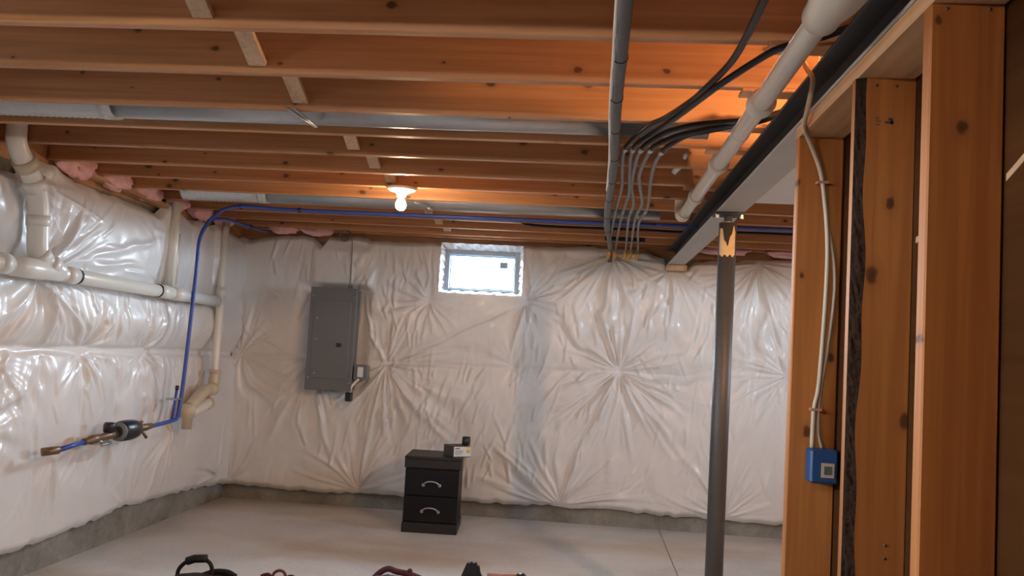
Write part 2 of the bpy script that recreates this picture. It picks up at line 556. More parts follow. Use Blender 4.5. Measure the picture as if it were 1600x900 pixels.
jl = joist_mesh(XW+0.01, 0.70, 'joist')
jr = joist_mesh(0.704, XR-0.01, 'joist')
js = joist_mesh(1.34, XR-0.01, 'joist')   # unseen joists cut short to let the stair bulb's light through
DJ = {0: -0.024, 1: -0.009, 2: 0.033, 5: 0.02, 9: -0.018}
ks = [k for k in range(-13, 12)]
JY = {k: J0+JS*k+DJ.get(k, 0) for k in ks}
first = True
for k in ks:
    for src, off in ((jl, 0), (jr if not 1 <= k <= 4 else js, 0)):
        if k == 1 and src is js:
            o = js
            o.location = (0.0, JY[k], JZ)
            continue
        o = src if first else src.copy()
        if not first:
            COL.objects.link(o); o.parent = ceiling
        o.location = (0.0, JY[k], JZ)
    first = False
rim = MB(); rim.box((XW, YW-0.14, JZ-0.0), (XR, YW-0.10, JZ+0.235))
rim.build('rim_joist', M['joist'], ceiling)
for lo, hi in (((XW-0.2, YR-0.2, 2.21), (XW, YW+0.2, 2.60)), ((XR, YR-0.2, 2.21), (XR+0.2, YW+0.2, 2.60)), ((XW, YW, 2.21), (XR, YW+0.2, 2.60)), ((XW, YR-0.2, 2.21), (XR, YR, 2.60))):
    rb = MB(); rb.box(lo, hi); rb.build('rim_board', M['joist'], ceiling)
# blocking shim under each joist on top of the beam
for k in range(0, 9):
    b = MB(); b.bbox((0.46, JY[k]-0.040, JZ-0.012), (0.80, JY[k]+0.040, JZ-0.0005), 0.002)
    if k in (0, 1, 2, 3, 5): b.build('shim', M['joist'], ceiling)
# cross bridging between joists
for k in range(-2, 11):
    if k in (2, 7): continue        # ducts run in these bays
    y0, y1 = JY[k], JY[k+1]-0.038
    for sgn, x in ((1, -1.155), (-1, -1.225)):
        mb = MB()
        za, zb = JZ+0.030, JZ+0.205
        a = Vector((x, y1-0.004, za)) if sgn > 0 else Vector((x, y0+0.004, za))
        b = Vector((x, y0+0.004, zb)) if sgn > 0 else Vector((x, y1-0.004, zb))
        d = (b-a).normalized(); w = Vector((0.030, 0, 0)); t = d.cross(Vector((1, 0, 0)))*0.009
        vs = [a-w-t, a+w-t, a+w+t, a-w+t, b-w-t, b+w-t, b+w+t, b-w+t]
        mb.add(vs, [(0,3,2,1),(4,5,6,7),(0,1,5,4),(1,2,6,5),(2,3,7,6),(3,0,4,7)])
        br = mb.build('bridging', M['strip'], ceiling)

# ------------------------------------------------------------------ wrinkled plastic sheets
rng = np.random.default_rng(7)


def vnoise(u, v, su, sv, seed):
    """smooth value noise on arrays, cell size su x sv"""
    r = np.random.default_rng(seed).random((97, 97))
    x, y = u/su+1000.0, v/sv+1000.0
    i, j = np.floor(x).astype(int), np.floor(y).astype(int)
    fx, fy = x-i, y-j
    fx = fx*fx*fx*(fx*(fx*6-15)+10); fy = fy*fy*fy*(fy*(fy*6-15)+10)
    g = lambda a, b: r[a % 97, b % 97]
    return (g(i, j)*(1-fx)*(1-fy)+g(i+1, j)*fx*(1-fy)+g(i, j+1)*(1-fx)*fy+g(i+1, j+1)*fx*fy)*2-1


def folds(U, V, c, A, rho, seed, n0=4, n1=12, ang=None, width=1.0, dip=0.03, dr=0.10):
    """radial folds gathered at a fastening point"""
    du, dv = U-c[0], V-c[1]
    r = np.sqrt(du*du+dv*dv)+1e-6
    th = np.arctan2(dv, du)
    th = th+0.34*vnoise(U, V, 0.38, 0.38, seed+50)*np.clip(r/0.4, 0, 1)+0.05*vnoise(U, V, 0.13, 0.13, seed+51)*np.clip(r/0.3, 0, 1)
    R = np.random.default_rng(seed)
    s = np.zeros_like(U)
    for n in range(n0, n1+1):
        s += R.normal()*np.cos(n*th+R.random()*6.28)
    s /= math.sqrt((n1-n0+1)/2)
    s2 = np.zeros_like(U)
    for n in range(n1+2, n1+16):
        s2 += R.normal()*np.cos(n*th+R.random()*6.28)
    s2 /= math.sqrt(7)
    A = A*1.25
    ridge = 0.20*np.tanh(s2)*np.clip(r/0.12, 0, 1)+0.75*np.tanh(s*0.9)+0.25*(1.0-np.sqrt(s*s+0.10))
    w = np.minimum(r, 0.32)*np.exp(-(r/rho)**1.5)
    if ang is not None:
        d = np.abs((np.arctan2(dv, du)-ang[0]+PI) % (2*PI)-PI)
        w = w*np.clip(1.25-d/ang[1], 0.12, 1)
    return A*ridge*w-dip*np.exp(-(r/dr))


def crease(U, V, a, b, depth, width, fade=0.15):
    """narrow tension line between two points (negative = valley, positive = ridge)"""
    a = np.array(a); b = np.array(b)
    d = b-a; L = np.hypot(*d); d = d/L
    t = (U-a[0])*d[0]+(V-a[1])*d[1]
    n = -(U-a[0])*d[1]+(V-a[1])*d[0]
    n = n+0.012*vnoise(U, V, 0.15, 0.15, int(abs(a[0]*100+b[1]*77)) % 999)
    m = np.clip(t/fade, 0, 1)*np.clip((L-t)/fade, 0, 1)
    return depth*np.exp(-(n/width)**2)*np.where((t > 0) & (t < L), m, 0)


def stroke(H, U, V, p, ang, L, A, w0, w1, curv=0.0, asym=0.6):
    """one pulled fold: a ridge with a valley beside it, widening along its length"""
    d0, d1 = math.cos(ang), math.sin(ang)
    ex, ey = p[0]+d0*L, p[1]+d1*L
    m = 0.12+abs(curv)*L*L
    us, vs = U[:, 0], V[0]
    i0, i1 = np.searchsorted(us, min(p[0], ex)-m), np.searchsorted(us, max(p[0], ex)+m)
    if i1 <= i0: return
    a, b = V[i0:i1], U[i0:i1]
    du, dv = b-p[0], a-p[1]
    t = du*d0+dv*d1
    n = -du*d1+dv*d0+curv*t*t
    f = np.clip(t/L, 0, 1)
    w = w0+(w1-w0)*f
    env = np.where((t > 0) & (t < L), np.sin(np.clip(f, 0, 1)**0.55*PI), 0)
    x = n/w
    H[i0:i1] += A*env*(np.exp(-x*x)-asym*np.exp(-(x-1.5)**2)*0.7)


def burst(H, U, V, Uw, Vw, c, count, Lr, A, seed, sector=None, w=(0.006, 0.024)):
    R = random.Random(seed)
    for _ in range(count):
        if sector:
            ang = sector[0]+R.uniform(-1, 1)*sector[1]
        else:
            ang = R.uniform(0, 2*PI)
        L = R.uniform(*Lr)*(0.6+0.4*R.random())
        r0 = 0.02+0.05*R.random()
        p = (c[0]+math.cos(ang)*r0, c[1]+math.sin(ang)*r0)
        stroke(H, Uw, Vw, p, ang, L, A*R.uniform(0.45, 1.1), w[0], w[1]*R.uniform(0.7, 1.3), R.uniform(-0.35, 0.35), R.choice((-1, 1))*0.7 if False else R.uniform(0.3, 0.9))


def scatter(H, Uw, Vw, n, box, targets, Lr, A, seed, w=(0.010, 0.020)):
    """short loose wrinkles that follow the pull of the nearest fastening"""
    R = random.Random(seed)
    for _ in range(n):
        p = (R.uniform(box[0], box[1]), R.uniform(box[2], box[3]))
        wsum = [0, 0]
        for t in targets:
            dx, dy = t[0]-p[0], t[1]-p[1]
            r2 = dx*dx+dy*dy+0.02
            sg = 1 if dy >= 0 else -1
            wsum[0] += sg*dx/r2; wsum[1] += sg*dy/r2
        ang = math.atan2(wsum[1], wsum[0])+R.gauss(0, 0.22)
        L = R.uniform(*Lr)
        stroke(H, Uw, Vw, p, ang, L, A*R.uniform(0.4, 1.1), w[0]*R.uniform(0.7, 1.2), w[1]*R.uniform(0.6, 1.3), R.uniform(-0.6, 0.6), R.uniform(0.3, 0.9))


def interp(u, tab):
    x = [p[0] for p in tab]; y = [p[1] for p in tab]
    return np.interp(u, x, y)


def sheet(name, u0, u1, du, nv, bottom, top, hfun, to_world, mat, holes=(), parent=None):
    us = np.arange(u0, u1+du*0.5, du)
    t = np.linspace(0, 1, nv)
    U = np.repeat(us[:, None], nv, 1)
    bt = interp(us, bottom)+0.008*vnoise(us, us*0, 0.06, 1, 3)+0.010*vnoise(us, us*0, 0.25, 1, 4)
    tp = interp(us, top)+0.010*vnoise(us, us*0, 0.09, 1, 5)
    V = bt[:, None]+(tp-bt)[:, None]*t[None, :]
    H = hfun(U, V)
    # edges tuck back towards the wall
    e = np.minimum(np.clip((V-bt[:, None])/0.05, 0, 1), np.clip((tp[:, None]-V)/0.05, 0, 1))
    e = np.sin(e*PI/2)
    H = 0.012+(H-0.012)*(0.35+0.65*e)
    P = to_world(U, V, H).reshape(-1, 3)
    nu = len(us)
    idx = np.arange(nu*nv).reshape(nu, nv)
    q = np.stack([idx[:-1, :-1], idx[1:, :-1], idx[1:, 1:], idx[:-1, 1:]], -1).reshape(-1, 4)
    cu = (U[:-1, :-1]+U[1:, 1:])/2; cv = (V[:-1, :-1]+V[1:, 1:])/2
    keep = np.ones(cu.shape, bool)
    for (a, b, c, d) in holes:
        keep &= ~((cu > a) & (cu < b) & (cv > c) & (cv < d))
    q = q[keep.reshape(-1)]
    me = bpy.data.meshes.new(name)
    me.vertices.add(len(P)); me.vertices.foreach_set('co', P.astype(np.float32).ravel())
    me.loops.add(len(q)*4); me.loops.foreach_set('vertex_index', q.astype(np.int32).ravel())
    me.polygons.add(len(q)); me.polygons.foreach_set('loop_start', np.arange(0, len(q)*4, 4, dtype=np.int32))
    me.polygons.foreach_set('use_smooth', np.ones(len(q), bool))
    me.materials.append(mat)
    me.update(); me.validate()
    o = bpy.data.objects.new(name, me)
    COL.objects.link(o)
    if parent: o.parent = parent
    return o


def sstep(x, a, b):
    t = np.clip((x-a)/(b-a), 0, 1)
    return t*t*(3-2*t)


def back_h(U, V):
    h = 0.088+0.014*vnoise(U, V, 0.55, 0.6, 11)+0.008*vnoise(U, V, 0.22, 0.3, 12)
    # flowing wrinkles of slack film
    wu = U+0.10*vnoise(U, V, 0.35, 0.35, 15); wv = V+0.10*vnoise(U, V, 0.35, 0.35, 16)
    n1 = vnoise(wu*0.95+wv*0.30, wv*0.95-wu*0.3, 0.065, 0.36, 13)
    slack = np.clip(0.42+0.6*vnoise(U, V, 0.6, 0.5, 17)+0.30*sstep(U, -0.5, 0.4), 0.12, 1)
    h += 0.0050*n1*slack
    n2 = vnoise(wu-wv*0.35, wv+wu*0.35, 0.045, 0.22, 14)
    h += 0.0036*n2*slack
    # seam dent along the middle row of fastenings
    h -= 0.020*np.exp(-((V-1.235-0.012*U)/0.020)**2)*(0.6+0.4*vnoise(U, V, 0.4, 3, 18))
    h -= 0.030*np.exp(-((V-1.235)/0.16)**2)
    dn = (-PI/2, 1.7); upw = (PI/2, 1.7)
    for (c, A, rho, ang, sd) in [
        ((-2.90, 1.216), 0.10, 0.40, None, 21), ((-2.294, 1.221), 0.10, 0.40, dn, 22),
        ((-1.644, 1.196), 0.135, 0.75, (-0.9, 1.9), 23), ((-1.316, 1.74), 0.13, 0.32, (2.9, 2.2), 24),
        ((-0.515, 1.78), 0.13, 0.34, (0.2, 1.6), 25), ((0.175, 2.195), 0.13, 0.50, dn, 26),
        ((0.278, 1.257), 0.16, 0.80, None, 27), ((1.362, 2.185), 0.14, 0.75, dn, 28),
        ((-0.141, 0.15), 0.14, 0.55, upw, 29), ((-1.811, 0.155), 0.12, 0.55, upw, 30),
        ((1.62, 1.30), 0.12, 0.5, None, 31), ((-2.90, 0.169), 0.08, 0.4, upw, 32),
        ((0.63, 2.14), 0.10, 0.4, dn, 33), ((2.5, 1.25), 0.12, 0.6, None, 34), ((2.4, 0.15), 0.1, 0.5, upw, 35),
        ((1.15, 0.15), 0.08, 0.4, upw, 36), ((-0.59, 1.247), 0.06, 0.25, None, 37)]:
        h += folds(U, V, c, A*0.55, rho, sd, ang=ang)
    for (a, b, d, w) in [
        ((-1.644, 1.196), (-0.56, 1.75), -0.012, 0.018), ((-0.515, 1.76), (-0.62, 1.26), 0.014, 0.015),
        ((-0.515, 1.76), (-0.50, 1.24), 0.010, 0.012), ((-1.644, 1.22), (-1.33, 1.72), -0.010, 0.018),
        ((-0.515, 1.80), (0.16, 2.18), -0.018, 0.022), ((0.19, 2.17), (0.62, 2.10), -0.014, 0.020),
        ((0.63, 2.13), (1.36, 2.17), 0.014, 0.013), ((0.278, 1.25), (-0.12, 0.17), 0.016, 0.022),
        ((0.26, 1.24), (0.02, 0.62), 0.016, 0.016), ((0.30, 1.25), (0.75, 0.55), 0.014, 0.022),
        ((0.30, 1.25), (1.05, 0.30), 0.012, 0.030), ((0.29, 1.24), (0.42, 0.50), 0.012, 0.020),
        ((-1.64, 1.19), (-1.30, 0.75), 0.012, 0.022), ((-1.66, 1.19), (-1.80, 0.20), 0.014, 0.022),
        ((-1.63, 1.18), (-1.05, 0.55), 0.012, 0.026), ((-1.65, 1.18), (-1.62, 0.55), 0.012, 0.018),
        ((-2.30, 1.20), (-2.36, 0.60), 0.018, 0.014), ((-2.28, 1.20), (-2.05, 0.35), 0.016, 0.022),
        ((-2.31, 1.20), (-2.62, 0.45), 0.014, 0.026), ((-1.90, 1.00), (-1.66, 1.20), -0.012, 0.015),
        ((-0.15, 0.17), (-0.75, 0.62), 0.014, 0.022), ((-0.14, 0.17), (-0.45, 0.72), 0.014, 0.020),
        ((-0.14, 0.17), (-0.85, 0.35), 0.012, 0.022), ((-0.13, 0.17), (0.05, 0.80), 0.012, 0.018)]:
        h += crease(U, V, a, b, d, w)
    Uw = U+0.022*vnoise(U, V, 0.22, 0.22, 301); Vw = V+0.022*vnoise(U, V, 0.22, 0.22, 302)
    Uw = U.copy(); Vw = V.copy()
    S = []
    burst(h, U, V, Uw, Vw, (0.278, 1.257), 46, (0.35, 1.15), 0.016, 401, (-PI/2, 1.35))
    burst(h, U, V, Uw, Vw, (0.278, 1.257), 34, (0.20, 0.75), 0.013, 402, (PI/2, 1.45))
    burst(h, U, V, Uw, Vw, (0.175, 2.195), 30, (0.20, 0.80), 0.014, 403, (-PI/2, 1.5))
    burst(h, U, V, Uw, Vw, (1.362, 2.185), 40, (0.30, 1.05), 0.014, 404, (-PI/2, 1.5))
    burst(h, U, V, Uw, Vw, (-0.141, 0.15), 34, (0.25, 0.85), 0.014, 405, (PI/2, 1.45))
    burst(h, U, V, Uw, Vw, (-1.811, 0.155), 26, (0.20, 0.70), 0.013, 406, (PI/2, 1.4))
    burst(h, U, V, Uw, Vw, (-1.644, 1.196), 40, (0.30, 1.00), 0.016, 407, (-PI/2+0.25, 1.35))
    burst(h, U, V, Uw, Vw, (-1.644, 1.196), 18, (0.25, 0.80), 0.010, 408, (0.75, 0.9))
    burst(h, U, V, Uw, Vw, (-2.294, 1.221), 20, (0.30, 0.90), 0.016, 409, (-PI/2, 0.8))
    burst(h, U, V, Uw, Vw, (-1.316, 1.74), 26, (0.12, 0.40), 0.014, 410, (-2.6, 2.0))
    burst(h, U, V, Uw, Vw, (-0.515, 1.78), 26, (0.12, 0.42), 0.014, 411, (-0.3, 1.5))
    burst(h, U, V, Uw, Vw, (1.62, 1.30), 30, (0.25, 0.80), 0.013, 412)
    burst(h, U, V, Uw, Vw, (-2.90, 1.216), 16, (0.25, 0.70), 0.012, 413, (0, 1.5))
    burst(h, U, V, Uw, Vw, (0.66, 2.11), 20, (0.20, 0.70), 0.013, 414, (-PI/2, 1.4))
    burst(h, U, V, Uw, Vw, (1.15, 0.14), 22, (0.20, 0.70), 0.012, 415, (PI/2, 1.4))
    burst(h, U, V, Uw, Vw, (2.5, 1.25), 20, (0.25, 0.80), 0.012, 416)
    tg = [(0.278, 1.257), (0.175, 2.195), (1.362, 2.185), (-0.141, 0.15), (-1.644, 1.196), (1.62, 1.30), (-1.811, 0.155), (-0.515, 1.78)]
    scatter(h, Uw, Vw, 230, (-0.55, 1.7, 0.25, 2.05), tg, (0.10, 0.34), 0.010, 421)
    scatter(h, Uw, Vw, 120, (-1.85, -0.5, 0.22, 1.15), tg, (0.12, 0.36), 0.009, 422)
    scatter(h, Uw, Vw, 50, (-2.8, -1.9, 0.25, 2.1), [(-2.294, 1.221), (-2.3, 2.3), (-2.35, 0.0)], (0.15, 0.45), 0.009, 423)
    scatter(h, Uw, Vw, 40, (-1.85, -1.25, 1.3, 2.1), [(-1.5, 2.5), (-1.5, 0.8)], (0.10, 0.30), 0.009, 424)
    for (a, b, d, w) in [((-1.858, 1.78), (-1.80, 1.45), 0.020, 0.014), ((-1.80, 1.46), (-1.65, 1.20), 0.020, 0.014), ((-2.30, 1.80), (-2.42, 1.50), -0.016, 0.02)]:
        h += crease(U, V, a, b, d, w, 0.03)
    # flap over the cables above the breaker panel, pocket around the panel
    box = sstep(U, -2.36, -2.28)*(1-sstep(U, -1.84, -1.76))
    h += 0.040*box*sstep(V, 1.78, 1.84)*(1-0.6*sstep(V, 2.10, 2.2))
    pk = sstep(U, -2.46, -2.30)*(1-sstep(U, -1.88, -1.78))*sstep(V, 0.86, 0.98)*(1-sstep(V, 1.80, 1.86))
    h = h*(1-0.45*pk)
    # taut band around the window
    wd = sstep(U, -1.30, -1.235)*(1-sstep(U, -0.555, -0.49))*sstep(V, 1.72, 1.82)
    h = h*(1-wd)+0.085*wd
    h += crease(U, V, (-1.285, 1.75), (-1.285, 2.25), 0.014, 0.014)+crease(U, V, (-0.487, 1.80), (-0.487, 2.25), 0.016, 0.014)
    return np.clip(h, 0.012, 0.160)


back_bottom = [(-3.0, 0.125), (-2.4, 0.10), (-1.8, 0.125), (-1.44, 0.114), (-0.84, 0.117), (-0.14, 0.140), (0.75, 0.121), (1.57, 0.107), (3.4, 0.11)]
back_top = [(-3.0, 2.20), (-2.9, 2.19), (-2.6, 2.235), (-2.35, 2.235), (-2.26, 2.165), (-2.20, 2.25), (-1.88, 2.25), (-1.84, 2.22), (-1.29, 2.24), (-1.22, 2.245), (-0.52, 2.24), (-0.12, 2.255), (0.4, 2.262), (0.60, 2.20), (0.63, 2.115), (0.77, 2.115), (0.85, 2.175), (1.57, 2.235), (3.4, 2.24)]
PH = (-1.235, -0.556, 1.828, 2.5)
bs = sheet('plastic_sheet', -2.985, 3.0, 0.0075, 300, back_bottom, back_top, back_h,
           lambda U, V, H: np.stack([U, YW-0.002-H, V], -1), M['poly'], [PH])
tag(bs, 'wrinkled translucent white vapour barrier covering the far wall around the window', 'plastic sheet')


def left_h(U, V):
    h = 0.062+0.012*vnoise(U, V, 0.5, 0.5, 61)+0.007*vnoise(U, V, 0.2, 0.25, 62)
    # puffed roll between the drain pipe and the middle seam
    h += 0.042*np.exp(-((V-1.42)/0.13)**2)+0.018*np.exp(-((V-0.75)/0.40)**2)+0.030*np.exp(-((V-1.95)/0.20)**2)
    h -= 0.050*np.exp(-((V-1.235+0.012*(U-5))/0.022)**2)
    h -= 0.030*np.exp(-((V-1.235)/0.09)**2)
    h -= 0.012*np.exp(-((V-1.66)/0.06)**2)
    wu = U+0.06*vnoise(U, V, 0.3, 0.3, 65); wv = V+0.06*vnoise(U, V, 0.3, 0.3, 66)
    n1 = vnoise(wu+wv*0.1, wv, 0.075, 0.40, 63)
    slack = np.clip(0.35+0.7*vnoise(U, V, 0.5, 0.5, 67), 0.08, 1)
    h += 0.005*n1*slack
    h += 0.0015*vnoise(wu-0.4*wv, wv+0.4*wu, 0.05, 0.25, 64)*slack
    # crinkled vertical gathers on the studs
    for (u, v0, v1, sd) in [(4.50, 0.30, 1.22, 71), (4.93, 0.40, 1.22, 72), (5.30, 0.55, 1.20, 73), (5.62, 0.45, 1.22, 74), (6.02, 0.30, 1.22, 75), (6.30, 0.45, 1.2, 76),
                            (3.55, 0.3, 1.22, 77), (3.0, 0.3, 1.22, 78), (2.2, 0.3, 1.2, 79), (1.4, 0.3, 1.2, 80), (0.6, 0.3, 1.2, 81), (-0.3, 0.3, 1.2, 82)]:
        m = sstep(V, v0, v0+0.15)*(1-sstep(V, v1-0.03, v1))
        c = u+0.03*vnoise(V, V*0, 0.3, 1, sd)-0.04*(1.2-V)*((sd % 3)-1)
        g = np.exp(-((U-c)/0.05)**2)
        h += m*g*(0.011*vnoise(U, V, 0.035, 0.09, sd+20)+0.007*vnoise(U, V, 0.02, 0.3, sd+40))-m*0.012*np.exp(-((U-c)/0.09)**2)
    for (c, A, rho, ang, sd) in [
        ((4.40, 1.665), 0.16, 0.60, None, 91), ((4.10, 1.20), 0.12, 0.4, None, 92), ((4.922, 1.235), 0.12, 0.35, None, 93),
        ((5.608, 1.219), 0.12, 0.32, None, 94), ((3.95, 0.85), 0.14, 0.45, None, 95), ((5.72, 1.69), 0.10, 0.4, None, 96),
        ((6.17, 1.25), 0.08, 0.3, None, 97), ((4.25, 2.13), 0.13, 0.35, None, 98), ((6.05, 0.72), 0.10, 0.55, (-PI/2-0.5, 1.2), 99),
        ((4.63, 0.69), 0.08, 0.4, (-PI/2, 1.2), 100), ((6.95, 0.2), 0.10, 0.5, (2.2, 1.4), 101), ((5.55, 0.22), 0.10, 0.4, (2.0, 1.6), 102),
        ((2.6, 1.2), 0.12, 0.5, None, 103), ((1.0, 1.2), 0.12, 0.5, None, 104), ((3.2, 2.0), 0.1, 0.5, None, 105)]:
        h += folds(U, V, c, A*0.42, rho, sd, ang=ang, n0=3, n1=10)
    for (a, b, d, w) in [
        ((4.42, 1.64), (4.90, 1.25), 0.018, 0.020), ((4.40, 1.62), (4.70, 1.26), 0.014, 0.018), ((4.38, 1.62), (4.48, 1.28), 0.014, 0.018),
        ((4.44, 1.70), (5.60, 1.98), 0.014, 0.022), ((4.44, 1.69), (5.45, 1.80), 0.012, 0.018), ((4.30, 2.10), (4.55, 1.85), 0.014, 0.012),
        ((4.30, 2.13), (4.95, 2.00), 0.012, 0.014), ((6.04, 0.68), (5.75, 0.22), 0.014, 0.014), ((6.06, 0.70), (5.95, 0.22), 0.014, 0.014),
        ((5.70, 2.20), (5.70, 1.70), -0.030, 0.030), ((6.52, 2.2), (6.50, 1.70), -0.026, 0.026), ((6.10, 2.15), (6.12, 1.30), -0.014, 0.016)]:
        h += crease(U, V, a, b, d, w)
    Uw = U.copy(); Vw = V.copy()
    burst(h, U, V, Uw, Vw, (4.40, 1.665), 26, (0.30, 1.10), 0.013, 501, (0.35, 0.55))
    burst(h, U, V, Uw, Vw, (4.40, 1.640), 26, (0.20, 0.60), 0.015, 502, (-PI/2+0.3, 1.1))
    burst(h, U, V, Uw, Vw, (4.10, 1.20), 22, (0.15, 0.55), 0.012, 503)
    burst(h, U, V, Uw, Vw, (4.922, 1.235), 26, (0.12, 0.42), 0.013, 504)
    burst(h, U, V, Uw, Vw, (5.608, 1.219), 24, (0.12, 0.42), 0.013, 505)
    burst(h, U, V, Uw, Vw, (3.95, 0.85), 26, (0.20, 0.60), 0.014, 506)
    burst(h, U, V, Uw, Vw, (4.25, 2.13), 16, (0.15, 0.40), 0.013, 507, (-0.9, 1.2))
    burst(h, U, V, Uw, Vw, (6.05, 0.72), 14, (0.30, 0.60), 0.015, 508, (-PI/2-0.35, 0.5))
    burst(h, U, V, Uw, Vw, (4.63, 0.69), 12, (0.15, 0.45), 0.013, 509, (-PI/2, 0.6))
    burst(h, U, V, Uw, Vw, (5.20, 0.72), 10, (0.15, 0.45), 0.012, 510, (-PI/2, 0.5))
    burst(h, U, V, Uw, Vw, (6.90, 0.22), 16, (0.20, 0.60), 0.011, 511, (2.3, 0.9))
    burst(h, U, V, Uw, Vw, (5.72, 1.70), 14, (0.15, 0.45), 0.011, 512)
    scatter(h, Uw, Vw, 60, (4.4, 6.4, 1.27, 1.58), [(5.0, 0.6), (5.6, 0.6), (6.2, 0.6), (4.5, 0.6)], (0.10, 0.24), 0.011, 521)
    scatter(h, Uw, Vw, 60, (3.9, 6.8, 0.3, 1.15), [(4.5, 2.2), (5.0, 2.2), (5.6, 2.2), (6.2, 2.2), (6.0, 0.72)], (0.12, 0.40), 0.009, 522)
    scatter(h, Uw, Vw, 26, (4.5, 6.9, 1.70, 2.15), [(4.4, 1.665), (6.9, 1.9)], (0.12, 0.4), 0.006, 523)
    scatter(h, Uw, Vw, 60, (0.0, 3.8, 0.3, 2.1), [(1.0, 1.2), (2.6, 1.2)], (0.2, 0.5), 0.010, 524)
    # film pulled over the risers
    h += 0.050*np.exp(-((U-5.74)/0.050)**2)*sstep(V, 1.66, 1.72)
    h += 0.045*np.exp(-((U-6.60)/0.045)**2)*sstep(V, 1.30, 1.40)
    # boxed-out flap at the near end
    h += 0.085*(1-sstep(U, 3.86, 3.90))*sstep(V, 1.25, 1.40)*sstep(U, 3.0, 3.3)
    return np.clip(h, 0.010, 0.20)


left_bottom = [(-3.1, 0.18), (3.5, 0.19), (4.3, 0.178), (4.85, 0.176), (5.54, 0.215), (6.2, 0.18), (6.95, 0.145), (7.2, 0.13)]
left_top = [(-3.1, 2.22), (3.85, 2.222), (3.92, 2.215), (3.99, 2.13), (4.17, 2.13), (4.24, 2.255), (4.50, 2.245), (4.70, 2.20), (5.60, 2.165), (5.66, 2.19), (5.72, 2.255), (5.86, 2.25), (6.1, 2.19), (6.35, 2.22), (6.45, 2.20), (6.58, 2.24), (7.0, 2.185), (7.2, 2.18)]
ls = sheet('plastic_sheet', -3.0, 7.12, 0.0085, 250, left_bottom, left_top, left_h,
           lambda U, V, H: np.stack([XW+0.002+H, U, V], -1), M['poly'], [(LY0-0.02, LY1+0.02, LZ0-0.02, LZ1+0.3)])
tag(ls, 'glossy white vapour barrier on the left wall behind the drain pipes', 'plastic sheet')

# ------------------------------------------------------------------ window
WYF = 7.175
wf = MB()
fx0, fx1, fz0, fz1 = WX0+0.008, WX1-0.008, WZ0+0.008, WZ1-0.014
ft = 0.045
for lo, hi in (((fx0, WYF, fz0), (fx0+ft, WYF+0.07, fz1)), ((fx1-ft, WYF, fz0), (fx1, WYF+0.07, fz1)),
               ((fx0+ft, WYF, fz1-ft), (fx1-ft, WYF+0.07, fz1)), ((fx0+ft, WYF, fz0), (fx1-ft, WYF+0.07, fz0+0.022))):
    wf.bbox(lo, hi, 0.005)
win = struct(wf, 'window_1', M['vinyl'], 'small bright basement window with pale vinyl frame set in the far wall', 'window')
sash = MB()
sx0, sx1, sz0, sz1 = fx0+ft, fx1-ft, fz0+0.022, fz1-ft
st = 0.010
for lo, hi in (((sx0, WYF+0.02, sz0), (sx0+st, WYF+0.05, sz1)), ((sx1-st, WYF+0.02, sz0), (sx1, WYF+0.05, sz1)),
               ((sx0+st, WYF+0.02, sz1-st), (sx1-st, WYF+0.05, sz1)), ((sx0+st, WYF+0.02, sz0), (sx1-st, WYF+0.05, sz0+st))):
    sash.bbox(lo, hi, 0.002)
sash.build('sash', M['vinyl'], win)
pn = MB(); pn.box((sx0+0.004, WYF+0.033, sz0+0.004), (sx1-0.004, WYF+0.037, sz1-0.004))
pn.build('pane', M['glass'], win)
stk = MB(); stk.box((-0.752, WYF+0.0310, 2.050), (-0.684, WYF+0.0322, 2.106))
o = stk.build('sticker', M['sticker'], win); o['label'] = 'small dark square sticker on the pane'
f2 = MB()  # unseen window, added to bring cool daylight onto the left wall
for lo, hi in (((XR+0.02, RY0+0.003, RZ0+0.003), (XR+0.09, RY0+0.04, RZ1-0.003)), ((XR+0.02, RY1-0.04, RZ0+0.003), (XR+0.09, RY1-0.003, RZ1-0.003)),
               ((XR+0.02, RY0+0.04, RZ1-0.04), (XR+0.09, RY1-0.04, RZ1-0.003)), ((XR+0.02, RY0+0.04, RZ0+0.003), (XR+0.09, RY1-0.04, RZ0+0.03))):
    f2.bbox(lo, hi, 0.004)
w2 = struct(f2, 'fill_window_right', M['vinyl'], 'unseen window added in the right wall for fill daylight, hidden behind the studs', 'window')
p2 = MB(); p2.box((XR+0.053, RY0+0.04, RZ0+0.03), (XR+0.057, RY1-0.04, RZ1-0.04)); p2.build('pane', M['glass'], w2)
f3 = MB()  # unseen window, added to daylight the stud edges, floor and far wall
xa, xb = XW-0.02, XW+0.03
for lo, hi in (((xa, LY0+0.005, LZ0+0.005), (xb, LY0+0.05, LZ1-0.005)), ((xa, LY1-0.05, LZ0+0.005), (xb, LY1-0.005, LZ1-0.005)),
               ((xa, LY0+0.05, LZ1-0.05), (xb, LY1-0.05, LZ1-0.005)), ((xa, LY0+0.05, LZ0+0.005), (xb, LY1-0.05, LZ0+0.03)),
               ((xa, 1.53, LZ0+0.03), (xb, 1.57, LZ1-0.05))):
    f3.bbox(lo, hi, 0.004)
w3 = struct(f3, 'fill_window_left', M['vinyl'], 'unseen two-light window added in the left wall for fill daylight, nearer the viewer than the pipes', 'window')
for ya, yb in ((LY0+0.05, 1.53), (1.57, LY1-0.05)):
    p3 = MB(); p3.box((XW-0.002, ya, LZ0+0.03), (XW+0.002, yb, LZ1-0.05)); p3.build('pane', M['glass'], w3)
